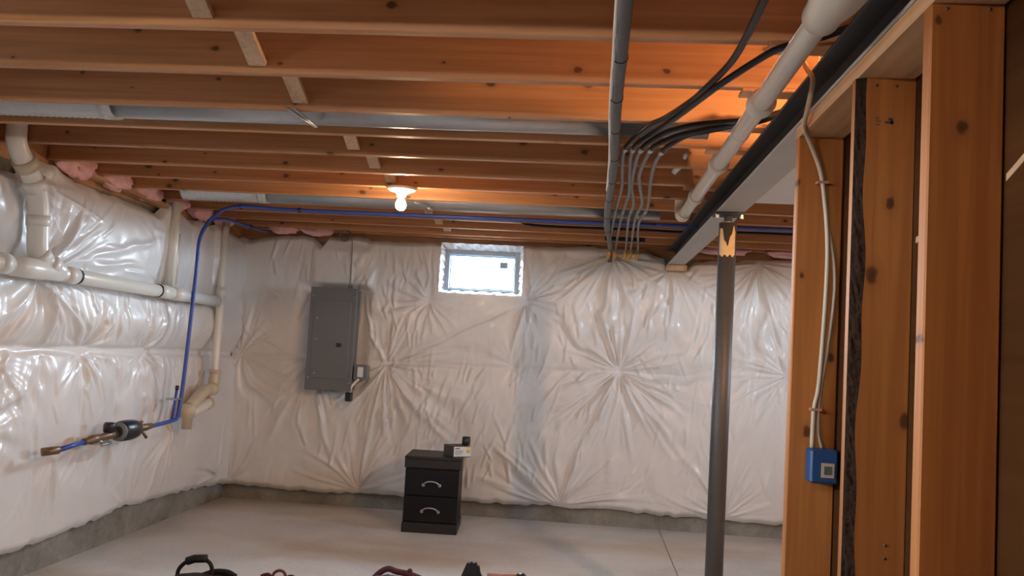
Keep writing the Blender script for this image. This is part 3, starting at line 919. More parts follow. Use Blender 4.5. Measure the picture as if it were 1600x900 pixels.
# plastic wrapped into the reveal
rv = MB()
def reveal_strip(p0, p1, q0, q1, n=60, m=8, seed=0):
    R = np.random.default_rng(seed)
    ph = R.random(4)*6.28
    vs, fs = [], []
    p0, p1, q0, q1 = map(Vector, (p0, p1, q0, q1))
    nrm = (p1-p0).cross(q0-p0).normalized()
    for i in range(n+1):
        for j in range(m+1):
            a, b = i/n, j/m
            p = p0.lerp(p1, a).lerp(q0.lerp(q1, a), b)
            p = p+nrm*(0.006*math.sin(a*34+ph[0]+b*2)+0.004*math.sin(a*71+ph[1]-b*3))*(0.3+0.7*math.sin(b*PI))
            vs.append(p)
    for i in range(n):
        for j in range(m):
            k = i*(m+1)+j
            fs.append((k, k+1, k+m+2, k+m+1))
    rv.add(vs, fs, True)
yA, yB = YW-0.100, WYF-0.002
ox0, ox1, oz0, oz1 = -1.240, -0.550, 1.822, 2.235
ix0, ix1, iz0, iz1 = fx0+0.004, fx1-0.004, fz0+0.004, fz1-0.004
reveal_strip((ox0, yA, oz0), (ox0, yA, oz1), (ix0, yB, iz0), (ix0, yB, iz1), seed=1)
reveal_strip((ox1, yA, oz0), (ox1, yA, oz1), (ix1, yB, iz0), (ix1, yB, iz1), seed=2)
reveal_strip((ox0, yA, oz0), (ox1, yA, oz0), (ix0, yB, iz0), (ix1, yB, iz0), seed=3)
reveal_strip((ox0, yA, oz1), (ox1, yA, oz1), (ix0, yB, iz1), (ix1, yB, iz1), seed=4)
rv.build('window_wrap', M['poly'], bs, fix=False)

# ------------------------------------------------------------------ right stud partition
SX0, SX1 = 0.622, 0.760
PT, PB = ZB-0.001, ZB-0.039
tp = MB(); tp.bbox((SX0, -1.0, PB), (SX1, 2.75, PT), 0.003)
part_wall = bpy.data.objects.new('wall_partition', None)
COL.objects.link(part_wall)
part_wall.location = (SX0, 2.0, 0)
tag(part_wall, 'orange-brown wooden stud partition under the steel beam on the right', 'wall', kind='structure')
part(tp, 'top_plate', M['plate'], part_wall)
bp_ = MB(); bp_.bbox((SX0, -1.0, 0.0), (SX1, 2.75, 0.038), 0.003)
part(bp_, 'bottom_plate', M['plate'], part_wall)


def stud(y0, y1, x0=SX0, x1=SX1, lab=None):
    mb = MB(); mb.bbox((x0, y0, 0.038), (x1, y1, PB), 0.0035)
    o = mb.build('stud', M['stud'])
    o.parent = part_wall; o.matrix_parent_inverse = part_wall.matrix_basis.inverted()
    if lab: o['label'] = lab
    return o


stud(2.709, 2.747)
# middle stud with a bark-covered wane along its near corner
ws = MB()
y0, y1 = 2.128, 2.166
prof = [(SX0, y1), (SX1, y1), (SX1, y0), (SX0+0.026, y0), (SX0, y0+0.012)]
zs = np.linspace(0.038, PB, 90)
vs, fs = [], []
for i, z in enumerate(zs):
    w = 0.004*math.sin(z*9)+0.003*math.sin(z*23+1)
    for j, (x, y) in enumerate(prof):
        vs.append((x+(w if j == 3 else 0), y, z))
n = 5
for i in range(len(zs)-1):
    for j in range(n):
        if j == 3: continue
        j2 = (j+1) % n
        fs.append((i*n+j, i*n+j2, (i+1)*n+j2, (i+1)*n+j))
fs += [tuple(range(n)), tuple((len(zs)-1)*n+j for j in range(n))]
ws.add(vs, fs)
st2 = part(ws, 'stud', M['stud'], part_wall)
wn = MB()
vs, fs = [], []
R = random.Random(3)
for i, z in enumerate(zs):
    w = 0.004*math.sin(z*9)+0.003*math.sin(z*23+1)
    a = Vector((SX0+0.026+w, y0, z)); b = Vector((SX0, y0+0.012, z))
    for t in (0, 0.25, 0.5, 0.75, 1):
        p = a.lerp(b, t)
        if 0 < t < 1: p += Vector((-0.5, -1, 0))*(R.uniform(-0.0015, 0.003))
        vs.append(p)
for i in range(len(zs)-1):
    for j in range(4):
        fs.append((i*5+j, i*5+j+1, (i+1)*5+j+1, (i+1)*5+j))
wn.add(vs, fs)
bk = wn.build('bark_edge', M['bark'], st2, fix=False)
bk['label'] = 'dark rough strip of bark along the stud corner'
stud(1.675, 1.713)
for y in (1.22, 0.80, 0.38, -0.05, -0.5):
    stud(y, y+0.038)
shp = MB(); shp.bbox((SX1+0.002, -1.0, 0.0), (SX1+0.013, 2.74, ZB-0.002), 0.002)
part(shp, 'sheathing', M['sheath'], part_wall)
sc = MB()  # two thin paler streaks across the sheathing
for (ya, yb, za, zb) in ((1.20, 1.66, 1.93, 1.76), (1.74, 2.10, 1.735, 1.70)):
    sc.box((-0.02, 0, -0.007), (0, 1, 0.007), Matrix.Translation((SX1+0.002, ya, za)) @ Matrix(((0.2, 0, 0, 0), (0, yb-ya, 0, 0), (0, zb-za, 1, 0), (0, 0, 0, 1))))
part(sc, 'pale_streak', M['osb'], part_wall, 'thin pale streak across the sheathing')
# nail heads and grade stamp on the stud faces
nl = MB()
for (x, y, z) in ((0.668, 2.128, 2.077), (0.715, 2.128, 2.077), (0.652, 1.675, 2.085), (0.730, 1.675, 2.085), (0.716, 2.128, 0.955), (0.717, 2.128, 0.985)):
    nl.lathe([(0.0035, -0.0012), (0.0035, 0.0)], (x, y, z), 'y', 10)
part(nl, 'nail_heads', M['nail'], part_wall)
stp = MB()
for i, (x, z, w, h) in enumerate(((0.667, 1.988, 0.013, 0.002), (0.667, 1.980, 0.011, 0.002), (0.668, 1.994, 0.006, 0.004), (0.690, 1.984, 0.020, 0.006), (0.697, 1.992, 0.010, 0.006), (0.702, 1.982, 0.006, 0.012))):
    stp.box((x, 2.1272, z), (x+w, 2.1279, z+h))
part(stp, 'grade_stamp', M['nail'], part_wall, 'small dark ink stamp')

# ------------------------------------------------------------------ steel beam and post
beam = thing('steel_beam', (0.687, 3.0, ZB), 'dark grey steel I-beam running to the far wall above the post', 'beam')
BY0, BY1 = -3.1, YW-0.09
XM = (XB0+XB1)/2
m_ = MB(); m_.bbox((XB0, BY0, ZB), (XB1, BY1, ZB+0.010), 0.002); part(m_, 'bottom_flange', M['steel_under'], beam)
m_ = MB(); m_.bbox((XB0, BY0, JZ-0.022), (XB1, BY1, JZ-0.012), 0.002); part(m_, 'top_flange', M['steel'], beam)
m_ = MB(); m_.box((XM-0.004, BY0, ZB+0.010), (XM+0.004, BY1, JZ-0.022)); part(m_, 'web', M['steel'], beam)
bpk = MB(); bpk.bbox((XB0-0.01, BY1-0.10, ZB-0.045), (XB1+0.02, BY1+0.02, ZB-0.001), 0.004)
o = bpk.build('wood_block', M['strip']); tag(o, 'short pale wooden packing block under the far end of the steel beam', 'wood block')

PX, PY = 0.684, 4.44
post = thing('steel_post', (PX, PY, 0), 'round grey steel support column under the I-beam', 'post')
m_ = MB(); m_.lathe([(0.044, 0.012), (0.044, 2.085)], (PX, PY, 0), 'z', 40); part(m_, 'tube', M['post'], post)
m_ = MB(); m_.bbox((PX-0.075, PY-0.075, 0.0), (PX+0.075, PY+0.075, 0.012), 0.002); part(m_, 'base_plate', M['post'], post)
m_ = MB(); m_.bbox((PX-0.072, PY-0.06, ZB-0.012), (PX+0.072, PY+0.06, ZB-0.001), 0.002); part(m_, 'top_plate', M['steel'], post)
m_ = MB(); m_.lathe([(0.036, 2.085), (0.036, 2.09), (0.020, 2.09), (0.020, ZB-0.012)], (PX, PY, 0), 'z', 24); part(m_, 'jack_screw', M['zinc'], post)
for sx in (-1, 1):
    m_ = MB(); m_.lathe([(0.010, -0.03), (0.010, -0.012), (0.006, -0.012), (0.006, 0.0)], (PX+sx*0.060, PY-0.045, ZB-0.001), 'z', 6, False)
    part(m_, 'bolt', M['zinc'], post)
# torn paper label round the upper tube
lb = MB()
vs, fs = [], []
nA = 26
for i in range(nA+1):
    a = -PI*0.86+i/nA*PI*0.62
    top = 2.015+0.045*math.sin(i*0.30+0.9)+0.010*math.sin(i*1.1+2)
    top = min(top, 2.083)
    for z in (1.915+0.006*math.sin(i*0.8), top):
        vs.append((PX+0.0456*math.cos(a), PY+0.0456*math.sin(a), z))
for i in range(nA):
    fs.append((i*2, i*2+2, i*2+3, i*2+1))
lb.add(vs, fs, True)
o = lb.build('torn_label', M['paper'], None, fix=False); o.parent = post; o.matrix_parent_inverse = post.matrix_basis.inverted()
o['label'] = 'torn brown paper remnant'

# ------------------------------------------------------------------ drain pipe along the beam
pd = thing('drain_pipe', (0.5, 3.0, 2.18), 'beige plastic drain pipe hung along the left side of the steel beam', 'pipe')
pz = lambda y: 2.192-0.003*(y-2.0)
pl_ = MB(); pl_.tube([(0.5, -1.5, pz(-1.5)), (0.5, 4.80, pz(4.80))], 0.030, 20); part(pl_, 'pipe', M['pvc_grey'], pd)
el = MB(); el.tube(smooth_path([(0.5, 4.76, pz(4.8)), (0.498, 4.86, pz(4.85)), (0.495, 4.92, pz(4.9)+0.03), (0.495, 4.93, JZ+0.10)]), 0.036, 18)
part(el, 'elbow', M['pvc_grey'], pd)
for (y, r, w) in ((2.70, 0.043, 0.030), (3.56, 0.041, 0.026), (4.28, 0.039, 0.025)):
    c = MB(); c.lathe([(0.030, -w), (r, -w), (r, w*0.4), (r-0.006, w), (0.030, w)], (0.5, y, pz(y)), 'y', 26)
    hb = part(c, 'coupling', M['pvc_grey'], pd)
c = MB(); c.lathe([(0.0312, -0.004), (0.0325, -0.002), (0.0325, 0.002), (0.0312, 0.004)], (0.5, 3.05, pz(3.05)), 'y', 24); part(c, 'joint_seam', M['pvc_grey'], pd)
c = MB(); c.lathe([(0.031, 0.16), (0.044, 0.155), (0.046, 0.10), (0.056, 0.03), (0.060, -0.04), (0.056, -0.11), (0.044, -0.16), (0.031, -0.165)], (0.5, 1.85, pz(1.85)), 'y', 26)
part(c, 'tee_fitting', M['pvc_grey'], pd)
c = MB(); c.tube([(0.5, 1.80, pz(1.8)), (0.5, 1.80, JZ+0.2)], 0.040, 20); part(c, 'riser', M['pvc_grey'], pd)

# ------------------------------------------------------------------ cables under the joists
cb = thing('cable_bundle', (0.06, 3.0, 2.23), 'thick taped grey cable bundle strapped along the joists beside a white wire', 'cable')
bpath = [(0.045, 1.2, 2.214), (0.050, 2.02, 2.214), (0.054, 2.37, 2.214), (0.059, 2.87, 2.214), (0.077, 3.61, 2.214), (0.083, 4.3, 2.214), (0.084, 4.9, 2.214), (0.096, 5.6, 2.214), (0.125, 6.2, 2.214), (0.150, 6.80, 2.214), (0.155, 6.96, 2.21), (0.156, 7.05, 2.14)]
sp = smooth_path(bpath, 10)
m_ = MB(); m_.tube(sp, [0.020 if p.y < 6 else 0.018 for p in sp], 14); part(m_, 'sheath', M['cable'], cb)
m_ = MB(); m_.tube([p+Vector((-0.019, 0, -0.006+0.006*math.sin(i*0.9))) for i, p in enumerate(sp[:52])], 0.0055, 8); part(m_, 'white_wire', M['white'], cb)
for y in (2.38, 2.75, 3.18, 3.60, 4.10, 4.62, 5.2, 5.8):
    i = min(range(len(sp)), key=lambda i: abs(sp[i].y-y))
    d = (sp[i+1]-sp[i]).normalized()*0.006
    m_ = MB(); m_.tube([sp[i]-d, sp[i]+d], 0.0222, 14); part(m_, 'tape_band', M['black'], cb)

zc = 2.226
CB = [
    ('grey cable nearest the taped bundle, looping up beside the drain pipe', [(0.143, 6.935, 2.195), (0.143, 6.88, 2.225), (0.132, 5.70, zc), (0.135, 4.86, zc), (0.138, 4.33, zc), (0.121, 3.91, zc), (0.119, 3.54, zc)],
     [(0.183, 3.229, 2.245), (0.242, 3.086, 2.245), (0.304, 2.855, 2.240), (0.330, 2.700, 2.235), (0.366, 2.465, 2.235), (0.374, 2.261, 2.235), (0.373, 1.95, 2.24), (0.37, 1.5, 2.25)]),
    ('second grey cable from the taped bundle, arching over behind the drain pipe', [(0.193, 6.935, 2.195), (0.193, 6.86, 2.225), (0.178, 5.69, zc), (0.180, 4.89, zc), (0.182, 4.50, zc), (0.161, 4.01, zc), (0.152, 3.54, zc)],
     [(0.230, 3.222, 2.238), (0.279, 3.014, 2.232), (0.326, 2.780, 2.225), (0.361, 2.612, 2.220), (0.428, 2.440, 2.232), (0.480, 2.36, 2.245), (0.56, 2.32, 2.258), (0.66, 2.30, 2.29)]),
    ('third cable of the five, black where it bends to the beam', [(0.272, 6.935, 2.195), (0.272, 6.83, 2.225), (0.226, 5.48, zc), (0.223, 4.84, zc), (0.186, 4.32, zc), (0.176, 3.87, zc), (0.186, 3.54, zc)],
     [(0.250, 3.30, 2.240), (0.330, 3.17, 2.240), (0.44, 3.12, 2.245), (0.56, 3.11, 2.256), (0.66, 3.11, 2.29)]),
    ('fourth cable of the five, counted from the taped bundle', [(0.311, 6.935, 2.195), (0.311, 6.82, 2.225), (0.265, 5.47, zc), (0.269, 4.83, zc), (0.226, 4.31, zc), (0.207, 4.00, zc), (0.225, 3.54, zc)],
     [(0.285, 3.33, 2.232), (0.365, 3.20, 2.230), (0.46, 3.15, 2.240), (0.56, 3.14, 2.256), (0.66, 3.14, 2.29)]),
    ('outermost of the five cables, pale grey and farthest from the taped bundle', [(0.365, 6.935, 2.195), (0.365, 6.80, 2.225), (0.297, 5.59, zc), (0.310, 4.97, zc), (0.276, 4.30, zc), (0.260, 3.86, zc), (0.272, 3.57, zc)],
     [(0.333, 3.294, 2.232), (0.403, 3.198, 2.230), (0.48, 3.165, 2.240), (0.56, 3.16, 2.256), (0.66, 3.16, 2.29)]),
]
for i, (lab, low, hi) in enumerate(CB):
    low = [(x*0.989, y*0.989, z) if z == zc else (x, y, z) for (x, y, z) in low]
    t = thing('electrical_cable', low[1], lab, 'cable', 'cables fanning out towards the beam')
    a = smooth_path(low+[hi[0]], 8)
    s_ = smooth_path(low+hi, 8)
    cut = 8*(len(low)-1)
    m_ = MB(); m_.tube(s_[:cut+1], 0.0085, 10); part(m_, 'grey_run', M['cable_grey'], t)
    m_ = MB(); m_.tube(s_[cut:], 0.0105, 10); part(m_, 'black_run', M['cable_black'], t)
    d = (s_[cut+1]-s_[cut]).normalized()
    m_ = MB(); m_.tube([s_[cut]-d*0.022, s_[cut]+d*0.022], 0.0125, 12); part(m_, 'clamp', M['zinc'], t)
    m_ = MB(); p0 = Vector(low[0])
    x = low[0][0]
    m_.tube(smooth_path([(x, 6.935, 2.215), (x+0.004, 6.94, 2.190), (x-0.005, 6.95, 2.150)]), 0.014, 8)
    part(m_, 'yellow_sleeve', M['yellow'], t)
    # cable tie rows
    for y in (5.05, 6.3):
        i0 = min(range(cut), key=lambda q: abs(s_[q].y-y))
        d = (s_[i0+1]-s_[i0]).normalized()*0.006
        m_ = MB(); m_.tube([s_[i0]-d, s_[i0]+d], 0.0105, 8); part(m_, 'cable_tie', M['white' if y < 6 else 'black'], t)

bl = MB()
bl.bbox((0.10, 6.52, 2.240), (0.40, 6.56, JZ-0.002), 0.003)
o = bl.build('cable_strap', M['black']); tag(o, 'black strap holding the grey cables against the joists near the far wall', 'strap')

# ------------------------------------------------------------------ blue water line, meter, drain pipes on the left wall
wlX = -2.775
bw = thing('water_line', (wlX, 5.81, 0.77), 'blue water pipe rising up the left wall and running under the joists', 'pipe')
m_ = MB(); m_.tube(smooth_path([(wlX, 5.40, 0.752), (wlX, 5.74, 0.768), (wlX, 5.815, 0.79), (wlX, 5.835, 0.88), (wlX, 5.86, 1.012), (wlX, 5.896, 1.46), (wlX, 5.918, 1.778), (wlX, 5.935, 2.04), (-2.74, 5.98, 2.17), (-2.66, 5.95, 2.235), (-2.55, 5.83, 2.250), (-2.37, 5.70, 2.252), (-2.085, 5.75, 2.250), (-1.408, 5.735, 2.248), (-0.108, 5.728, 2.250), (0.42, 5.70, 2.250)]), 0.0135, 12)
part(m_, 'pipe', M['blue'], bw)
m_ = MB(); m_.tube(smooth_path([(-2.72, 6.00, 2.195), (-2.70, 6.2, 2.222), (-2.69, 6.45, 2.225), (-2.69, 6.70, 2.23), (-2.69, 7.00, 2.24)]), 0.0125, 10)
part(m_, 'branch_pipe', M['blue'], bw)
m_ = MB(); m_.tube([(wlX, 5.735, 0.77), (wlX, 5.755, 0.86), (wlX, 5.775, 0.985)], 0.0095, 10); stub = part(m_, 'stub_pipe', M['blue'], bw)
m_ = MB(); m_.tube([(wlX, 5.775, 0.975), (wlX, 5.778, 1.005)], 0.013, 10); part(m_, 'stub_cap', M['black'], bw)
m_ = MB(); m_.bbox((wlX-0.06, 5.745, 0.905), (wlX+0.012, 5.865, 0.918), 0.003); part(m_, 'pipe_clip', M['zinc'], bw)
for p in ((-2.735, 5.985, 2.175), (-2.40, 5.715, 2.252), (-2.0, 5.75, 2.249), (-2.69, 6.62, 2.23)):
    m_ = MB(); m_.lathe([(0.0145, -0.010), (0.018, -0.010), (0.018, 0.010), (0.0145, 0.010)], p, 'x' if p[1] < 5.9 else 'y', 12); part(m_, 'pipe_hanger', M['black'], bw)
# second run right of the steel beam
o = MB().tube(smooth_path([(0.42, 5.70, 2.250), (1.0, 5.675, 2.250), (1.4, 5.66, 2.25), (3.2, 5.66, 2.25)]), 0.0135, 12)
part(o, 'pipe_beyond_beam', M['blue'], bw)
o = MB().tube(smooth_path([(-0.52, 6.06, 2.42), (-0.50, 6.06, 2.31), (-0.4, 6.06, 2.263), (0.333, 6.05, 2.263), (0.61, 6.07, 2.263), (1.1, 5.96, 2.263), (3.2, 5.95, 2.263)]), 0.0095, 10).build('black_pipe', M['cable_black'])
tag(o, 'thin black line running under the joists just behind the blue pipe', 'pipe')

wm = thing('water_meter', (wlX, 5.08, 0.75), 'black water meter with brass fittings on a blue pipe at the left wall', 'water meter')
m_ = MB(); m_.tube([(wlX-0.05, 4.40, 0.705), (wlX-0.02, 4.43, 0.709), (wlX, 4.47, 0.712)], 0.022, 12); part(m_, 'wall_collar', M['brass'], wm)
m_ = MB(); m_.tube([(wlX, 4.46, 0.711), (wlX, 4.72, 0.731)], 0.0145, 12); part(m_, 'blue_stub', M['blue'], wm)
m_ = MB(); m_.tube([(wlX, 4.70, 0.730), (wlX, 4.76, 0.733), (wlX, 4.77, 0.734), (wlX, 4.83, 0.737), (wlX, 4.84, 0.738), (wlX, 4.95, 0.742), (wlX, 5.02, 0.746)],
               [0.020, 0.020, 0.027, 0.027, 0.021, 0.024, 0.030], 10); part(m_, 'brass_valve', M['brass'], wm)
m_ = MB(); m_.tube([(wlX, 4.83, 0.737), (wlX+0.03, 4.86, 0.705)], 0.008, 8).tube([(wlX+0.03, 4.83, 0.700), (wlX+0.032, 4.93, 0.704)], 0.008, 8); part(m_, 'valve_lever', M['zinc'], wm)
m_ = MB(); m_.lathe([(0.020, 0.0), (0.032, 0.006), (0.034, 0.045), (0.026, 0.062)], (wlX, 4.955, 0.758), 'z', 14); part(m_, 'valve_bonnet', M['black'], wm)
m_ = MB()
prof = [(0.026, 5.03), (0.050, 5.045), (0.062, 5.07), (0.064, 5.16), (0.058, 5.22), (0.042, 5.245), (0.026, 5.255)]
m_.lathe([(r, y-5.1) for r, y in prof], (wlX+0.01, 5.1, 0.758), 'y', 20); part(m_, 'meter_body', M['black'], wm)
m_ = MB(); m_.lathe([(0.056, 0), (0.056, 0.014)], (wlX+0.01, 5.035, 0.758), 'y', 20); part(m_, 'meter_ring', M['cable_grey'], wm)
m_ = MB(); m_.tube([(wlX, 5.25, 0.752), (wlX, 5.28, 0.753), (wlX, 5.29, 0.753), (wlX, 5.36, 0.754), (wlX, 5.37, 0.754), (wlX, 5.46, 0.757)], [0.020, 0.030, 0.030, 0.020, 0.024, 0.018], 10); part(m_, 'outlet_union', M['brass'], wm)
m_ = MB(); m_.tube([(wlX, 5.32, 0.755), (wlX+0.01, 5.31, 0.800)], 0.012, 8).tube([(wlX, 5.33, 0.745), (wlX+0.02, 5.37, 0.690)], 0.010, 8); part(m_, 'drain_tap', M['brass'], wm)

PXL = -2.825
dr = thing('drain_line', (PXL, 5.0, 1.64), 'white plastic drain pipe crossing the left wall with black joint rings', 'pipe')
hz = lambda y: 1.660-0.0165*(y-3.97)
m_ = MB(); m_.tube([(PXL, 2.6, hz(2.6)), (PXL, 6.42, hz(6.42))], 0.041, 22); part(m_, 'pipe', M['pvc'], dr)
m_ = MB(); m_.lathe([(0.041, -0.19), (0.050, -0.19), (0.053, -0.06), (0.053, 0.06), (0.047, 0.07), (0.047, 0.21), (0.041, 0.21)], (PXL, 4.20, hz(4.2)), 'y', 24); part(m_, 'wye_fitting', M['pvc'], dr)
for y in (4.565, 5.49):
    m_ = MB(); m_.lathe([(0.0412, -0.012), (0.0445, -0.012), (0.0445, 0.010), (0.0412, 0.010)], (PXL, y, hz(y)), 'y', 24); part(m_, 'rubber_ring', M['rubber'], dr)
for (y, w, r) in ((4.50, 0.05, 0.046), (5.55, 0.06, 0.045), (5.78, 0.10, 0.046), (3.95, 0.03, 0.051)):
    m_ = MB(); m_.lathe([(0.041, -w), (r, -w), (r, w), (0.041, w)], (PXL, y, hz(y)), 'y', 24); part(m_, 'coupling', M['pvc'], dr)
# near riser with two bends
rp = smooth_path([(PXL, 4.40, hz(4.4)+0.01), (PXL-0.005, 4.30, 1.70), (PXL-0.01, 4.235, 1.74), (PXL-0.01, 4.215, 1.83), (PXL-0.01, 4.205, 1.93), (PXL-0.01, 4.185, 2.02), (PXL-0.01, 4.135, 2.10), (PXL-0.01, 4.075, 2.165), (PXL-0.01, 4.01, 2.220), (PXL-0.01, 3.978, 2.28), (PXL-0.01, 3.975, JZ+0.14)])
m_ = MB(); m_.tube(rp, [0.052-0.004*max(0, min(1, (i-44)/16)) for i in range(len(rp))], 18); part(m_, 'near_riser', M['pvc'], dr)
for i, r in ((6, 0.060), (14, 0.058), (30, 0.057), (46, 0.060), (57, 0.060)):
    d = (rp[i+1]-rp[i-1]).normalized()*0.028
    m_ = MB(); m_.tube([rp[i]-d, rp[i]+d], r, 18); part(m_, 'riser_collar', M['pvc' if i < 50 else 'pvc_dark'], dr)
m_ = MB(); m_.tube([(PXL-0.045, 5.735, 1.66), (PXL-0.045, 5.735, 2.262)], 0.034, 16); part(m_, 'middle_riser', M['pvc'], dr)
m_ = MB(); m_.tube([(PXL-0.040, 5.765, 1.70), (PXL-0.040, 5.765, 2.05)], 0.028, 16); part(m_, 'riser_sleeve', M['pvc_dark'], dr)
rp = smooth_path([(PXL, 6.36, hz(6.36)), (PXL-0.005, 6.45, hz(6.4)-0.005), (PXL-0.015, 6.51, 1.58), (PXL-0.02, 6.525, 1.50), (PXL-0.01, 6.50, 1.30), (PXL, 6.48, 1.10), (PXL+0.01, 6.46, 1.04)])
m_ = MB(); m_.tube(rp, 0.030, 16); part(m_, 'far_downpipe', M['pvc'], dr)
m_ = MB(); m_.tube([(PXL-0.03, 6.535, 1.60), (PXL-0.04, 6.56, 1.75), (PXL-0.045, 6.575, 2.255)], 0.028, 16); part(m_, 'far_riser', M['pvc'], dr)
m_ = MB(); m_.tube([(PXL-0.035, 6.555, 1.66), (PXL-0.037, 6.56, 1.73)], 0.037, 16); part(m_, 'coupling', M['pvc'], dr)
tX = PXL+0.015
tr = thing('drain_trap', (tX, 6.2, 0.85), 'yellowed plastic trap and elbow at the foot of the left wall pipes', 'pipe')
m_ = MB(); m_.tube(smooth_path([(tX, 6.455, 1.09), (tX, 6.45, 1.02), (tX, 6.43, 0.965), (tX, 6.34, 0.935)]), 0.040, 18); part(m_, 'upper_elbow', M['pvc_dark'], tr)
m_ = MB(); m_.tube([(tX, 6.455, 1.07), (tX, 6.456, 1.10)], 0.046, 18); part(m_, 'collar', M['pvc_dark'], tr)
m_ = MB(); m_.tube(smooth_path([(tX, 6.42, 0.965), (tX+0.005, 6.30, 0.945), (tX+0.01, 6.16, 0.895), (tX+0.01, 6.04, 0.835)]), 0.042, 18); part(m_, 'trap_arm', M['pvc_dark'], tr)
m_ = MB(); m_.lathe([(0.020, -0.03), (0.046, -0.022), (0.048, 0.02), (0.030, 0.03)], (tX+0.02, 6.37, 0.955), 'y', 18); part(m_, 'cleanout_cap', M['pvc_dark'], tr)
m_ = MB(); m_.tube([(tX+0.01, 6.030, 0.862), (tX+0.01, 6.028, 0.775), (tX+0.01, 6.025, 0.770), (tX+0.01, 6.022, 0.685)], [0.050, 0.050, 0.038, 0.036], 18); part(m_, 'coupling', M['pvc_dark'], tr)
m_ = MB(); m_.tube(smooth_path([(tX+0.01, 6.03, 0.800), (tX+0.01, 6.16, 0.812), (tX+0.005, 6.30, 0.838), (tX-0.005, 6.40, 0.850), (tX-0.04, 6.44, 0.852), (tX-0.10, 6.445, 0.852)]), 0.041, 18); part(m_, 'lower_elbow', M['pvc'], tr)
m_ = MB(); m_.tube([(tX+0.002, 6.345, 0.843), (tX-0.002, 6.385, 0.849)], 0.046, 18); part(m_, 'collar', M['pvc_dark'], tr)

# wooden sill strip on top of the left plastic
m_ = MB()
A_, B_ = Vector((-2.965, 4.62, 2.255)), Vector((-2.965, 5.70, 2.210))
for dz in (0.0, 0.022):
    m_.add([A_+Vector((-0.025, 0, dz)), A_+Vector((0.06-dz, 0, dz)), B_+Vector((0.06-dz, 0, dz)), B_+Vector((-0.025, 0, dz)),
            A_+Vector((-0.025, 0, dz+0.019)), A_+Vector((0.06-dz, 0, dz+0.019)), B_+Vector((0.06-dz, 0, dz+0.019)), B_+Vector((-0.025, 0, dz+0.019))],
           [(0,3,2,1),(4,5,6,7),(0,1,5,4),(1,2,6,5),(2,3,7,6),(3,0,4,7)])
o = m_.build('sill_plate', M['plate']); tag(o, 'pale double wooden sill strip along the top of the left plastic', 'sill plate')

# pink insulation tufts
def tuft(c, sx, sy, sz, seed, label, group):
    R = np.random.default_rng(seed)
    nu, nv = 26, 16
    vs, fs = [], []
    for j in range(nv+1):
        ph = -PI/2+PI*j/nv
        for i in range(nu):
            th = 2*PI*i/nu
            vs.append((math.cos(ph)*math.cos(th), math.cos(ph)*math.sin(th), math.sin(ph)))
    P = np.array(vs)
    d = 1+0.22*vnoise(P[:, 0]*2+P[:, 2], P[:, 1]*2-P[:, 2], 0.7, 0.7, seed)+0.13*vnoise(P[:, 0]*5+P[:, 2]*4, P[:, 1]*5+P[:, 2]*3, 0.8, 0.8, seed+1)
    P = P*d[:, None]*np.array([sx, sy, sz])+np.array(c)
    for j in range(nv):
        for i in range(nu):
            i2 = (i+1) % nu
            fs.append((j*nu+i, j*nu+i2, (j+1)*nu+i2, (j+1)*nu+i))
    mb = MB(); mb.add([tuple(p) for p in P], fs, True)
    o = mb.build('insulation_batt', M['pink'])
    return tag(o, label, 'insulation', group)


G = 'pink insulation stuffed between the joists'
bays = [(5, 'pink insulation tuft nearest the bent riser, above the left plastic'),
        (6, 'pink insulation tuft above the pale wooden sill strip'),
        (7, 'small pink insulation tuft left of the middle white riser'),
        (8, 'pink insulation tuft right of the middle white riser'),
        (9, 'pink insulation tuft behind the arch of the blue pipe'),
        (10, 'pink insulation tuft beside the left corner of the far wall')]
for k, lab in bays:
    yc = JY[k]+0.185
    tuft((-2.945, yc, 2.295), 0.058, 0.165, 0.075, 200+k, lab, G)
tuft((-2.56, 7.02, 2.285), 0.13, 0.060, 0.050, 220, 'pink insulation clump atop the far plastic, near its left corner', G)
tuft((-2.28, 7.02, 2.275), 0.15, 0.060, 0.045, 221, 'pink insulation clump atop the far plastic, above the breaker panel', G)
tuft((1.06, 7.02, 2.265), 0.20, 0.060, 0.040, 222, 'pink insulation clump atop the far plastic, just right of the beam end', G)
tuft((1.56, 7.02, 2.262), 0.20, 0.060, 0.036, 223, 'pink insulation clump atop the far plastic, beside the first stud', G)

# ------------------------------------------------------------------ ducts in the joist bays
def duct(y, z, r, xa, xb, xc, label, axis_ratio=1.0):
    t = thing('foil_duct', (xb, y, z), label, 'duct', 'round metal ducts between the joists')
    m_ = MB()
    n = max(12, int((xb-xa)/0.014))
    m_.tube([(xa+(xb-xa)*i/n, y, z) for i in range(n+1)], [r*(1.0 if i % 2 else 0.92) for i in range(n+1)], 22)
    part(m_, 'flexible_section', M['foil'], t)
    m_ = MB(); m_.tube([(xb-0.02, y, z), (xc, y, z)], r*0.94, 26); part(m_, 'rigid_section', M['zinc'], t)
    m_ = MB(); m_.tube([(xb-0.03, y, z), (xb+0.03, y, z)], r*1.03, 22); part(m_, 'foil_tape_band', M['foil'], t)
    return t


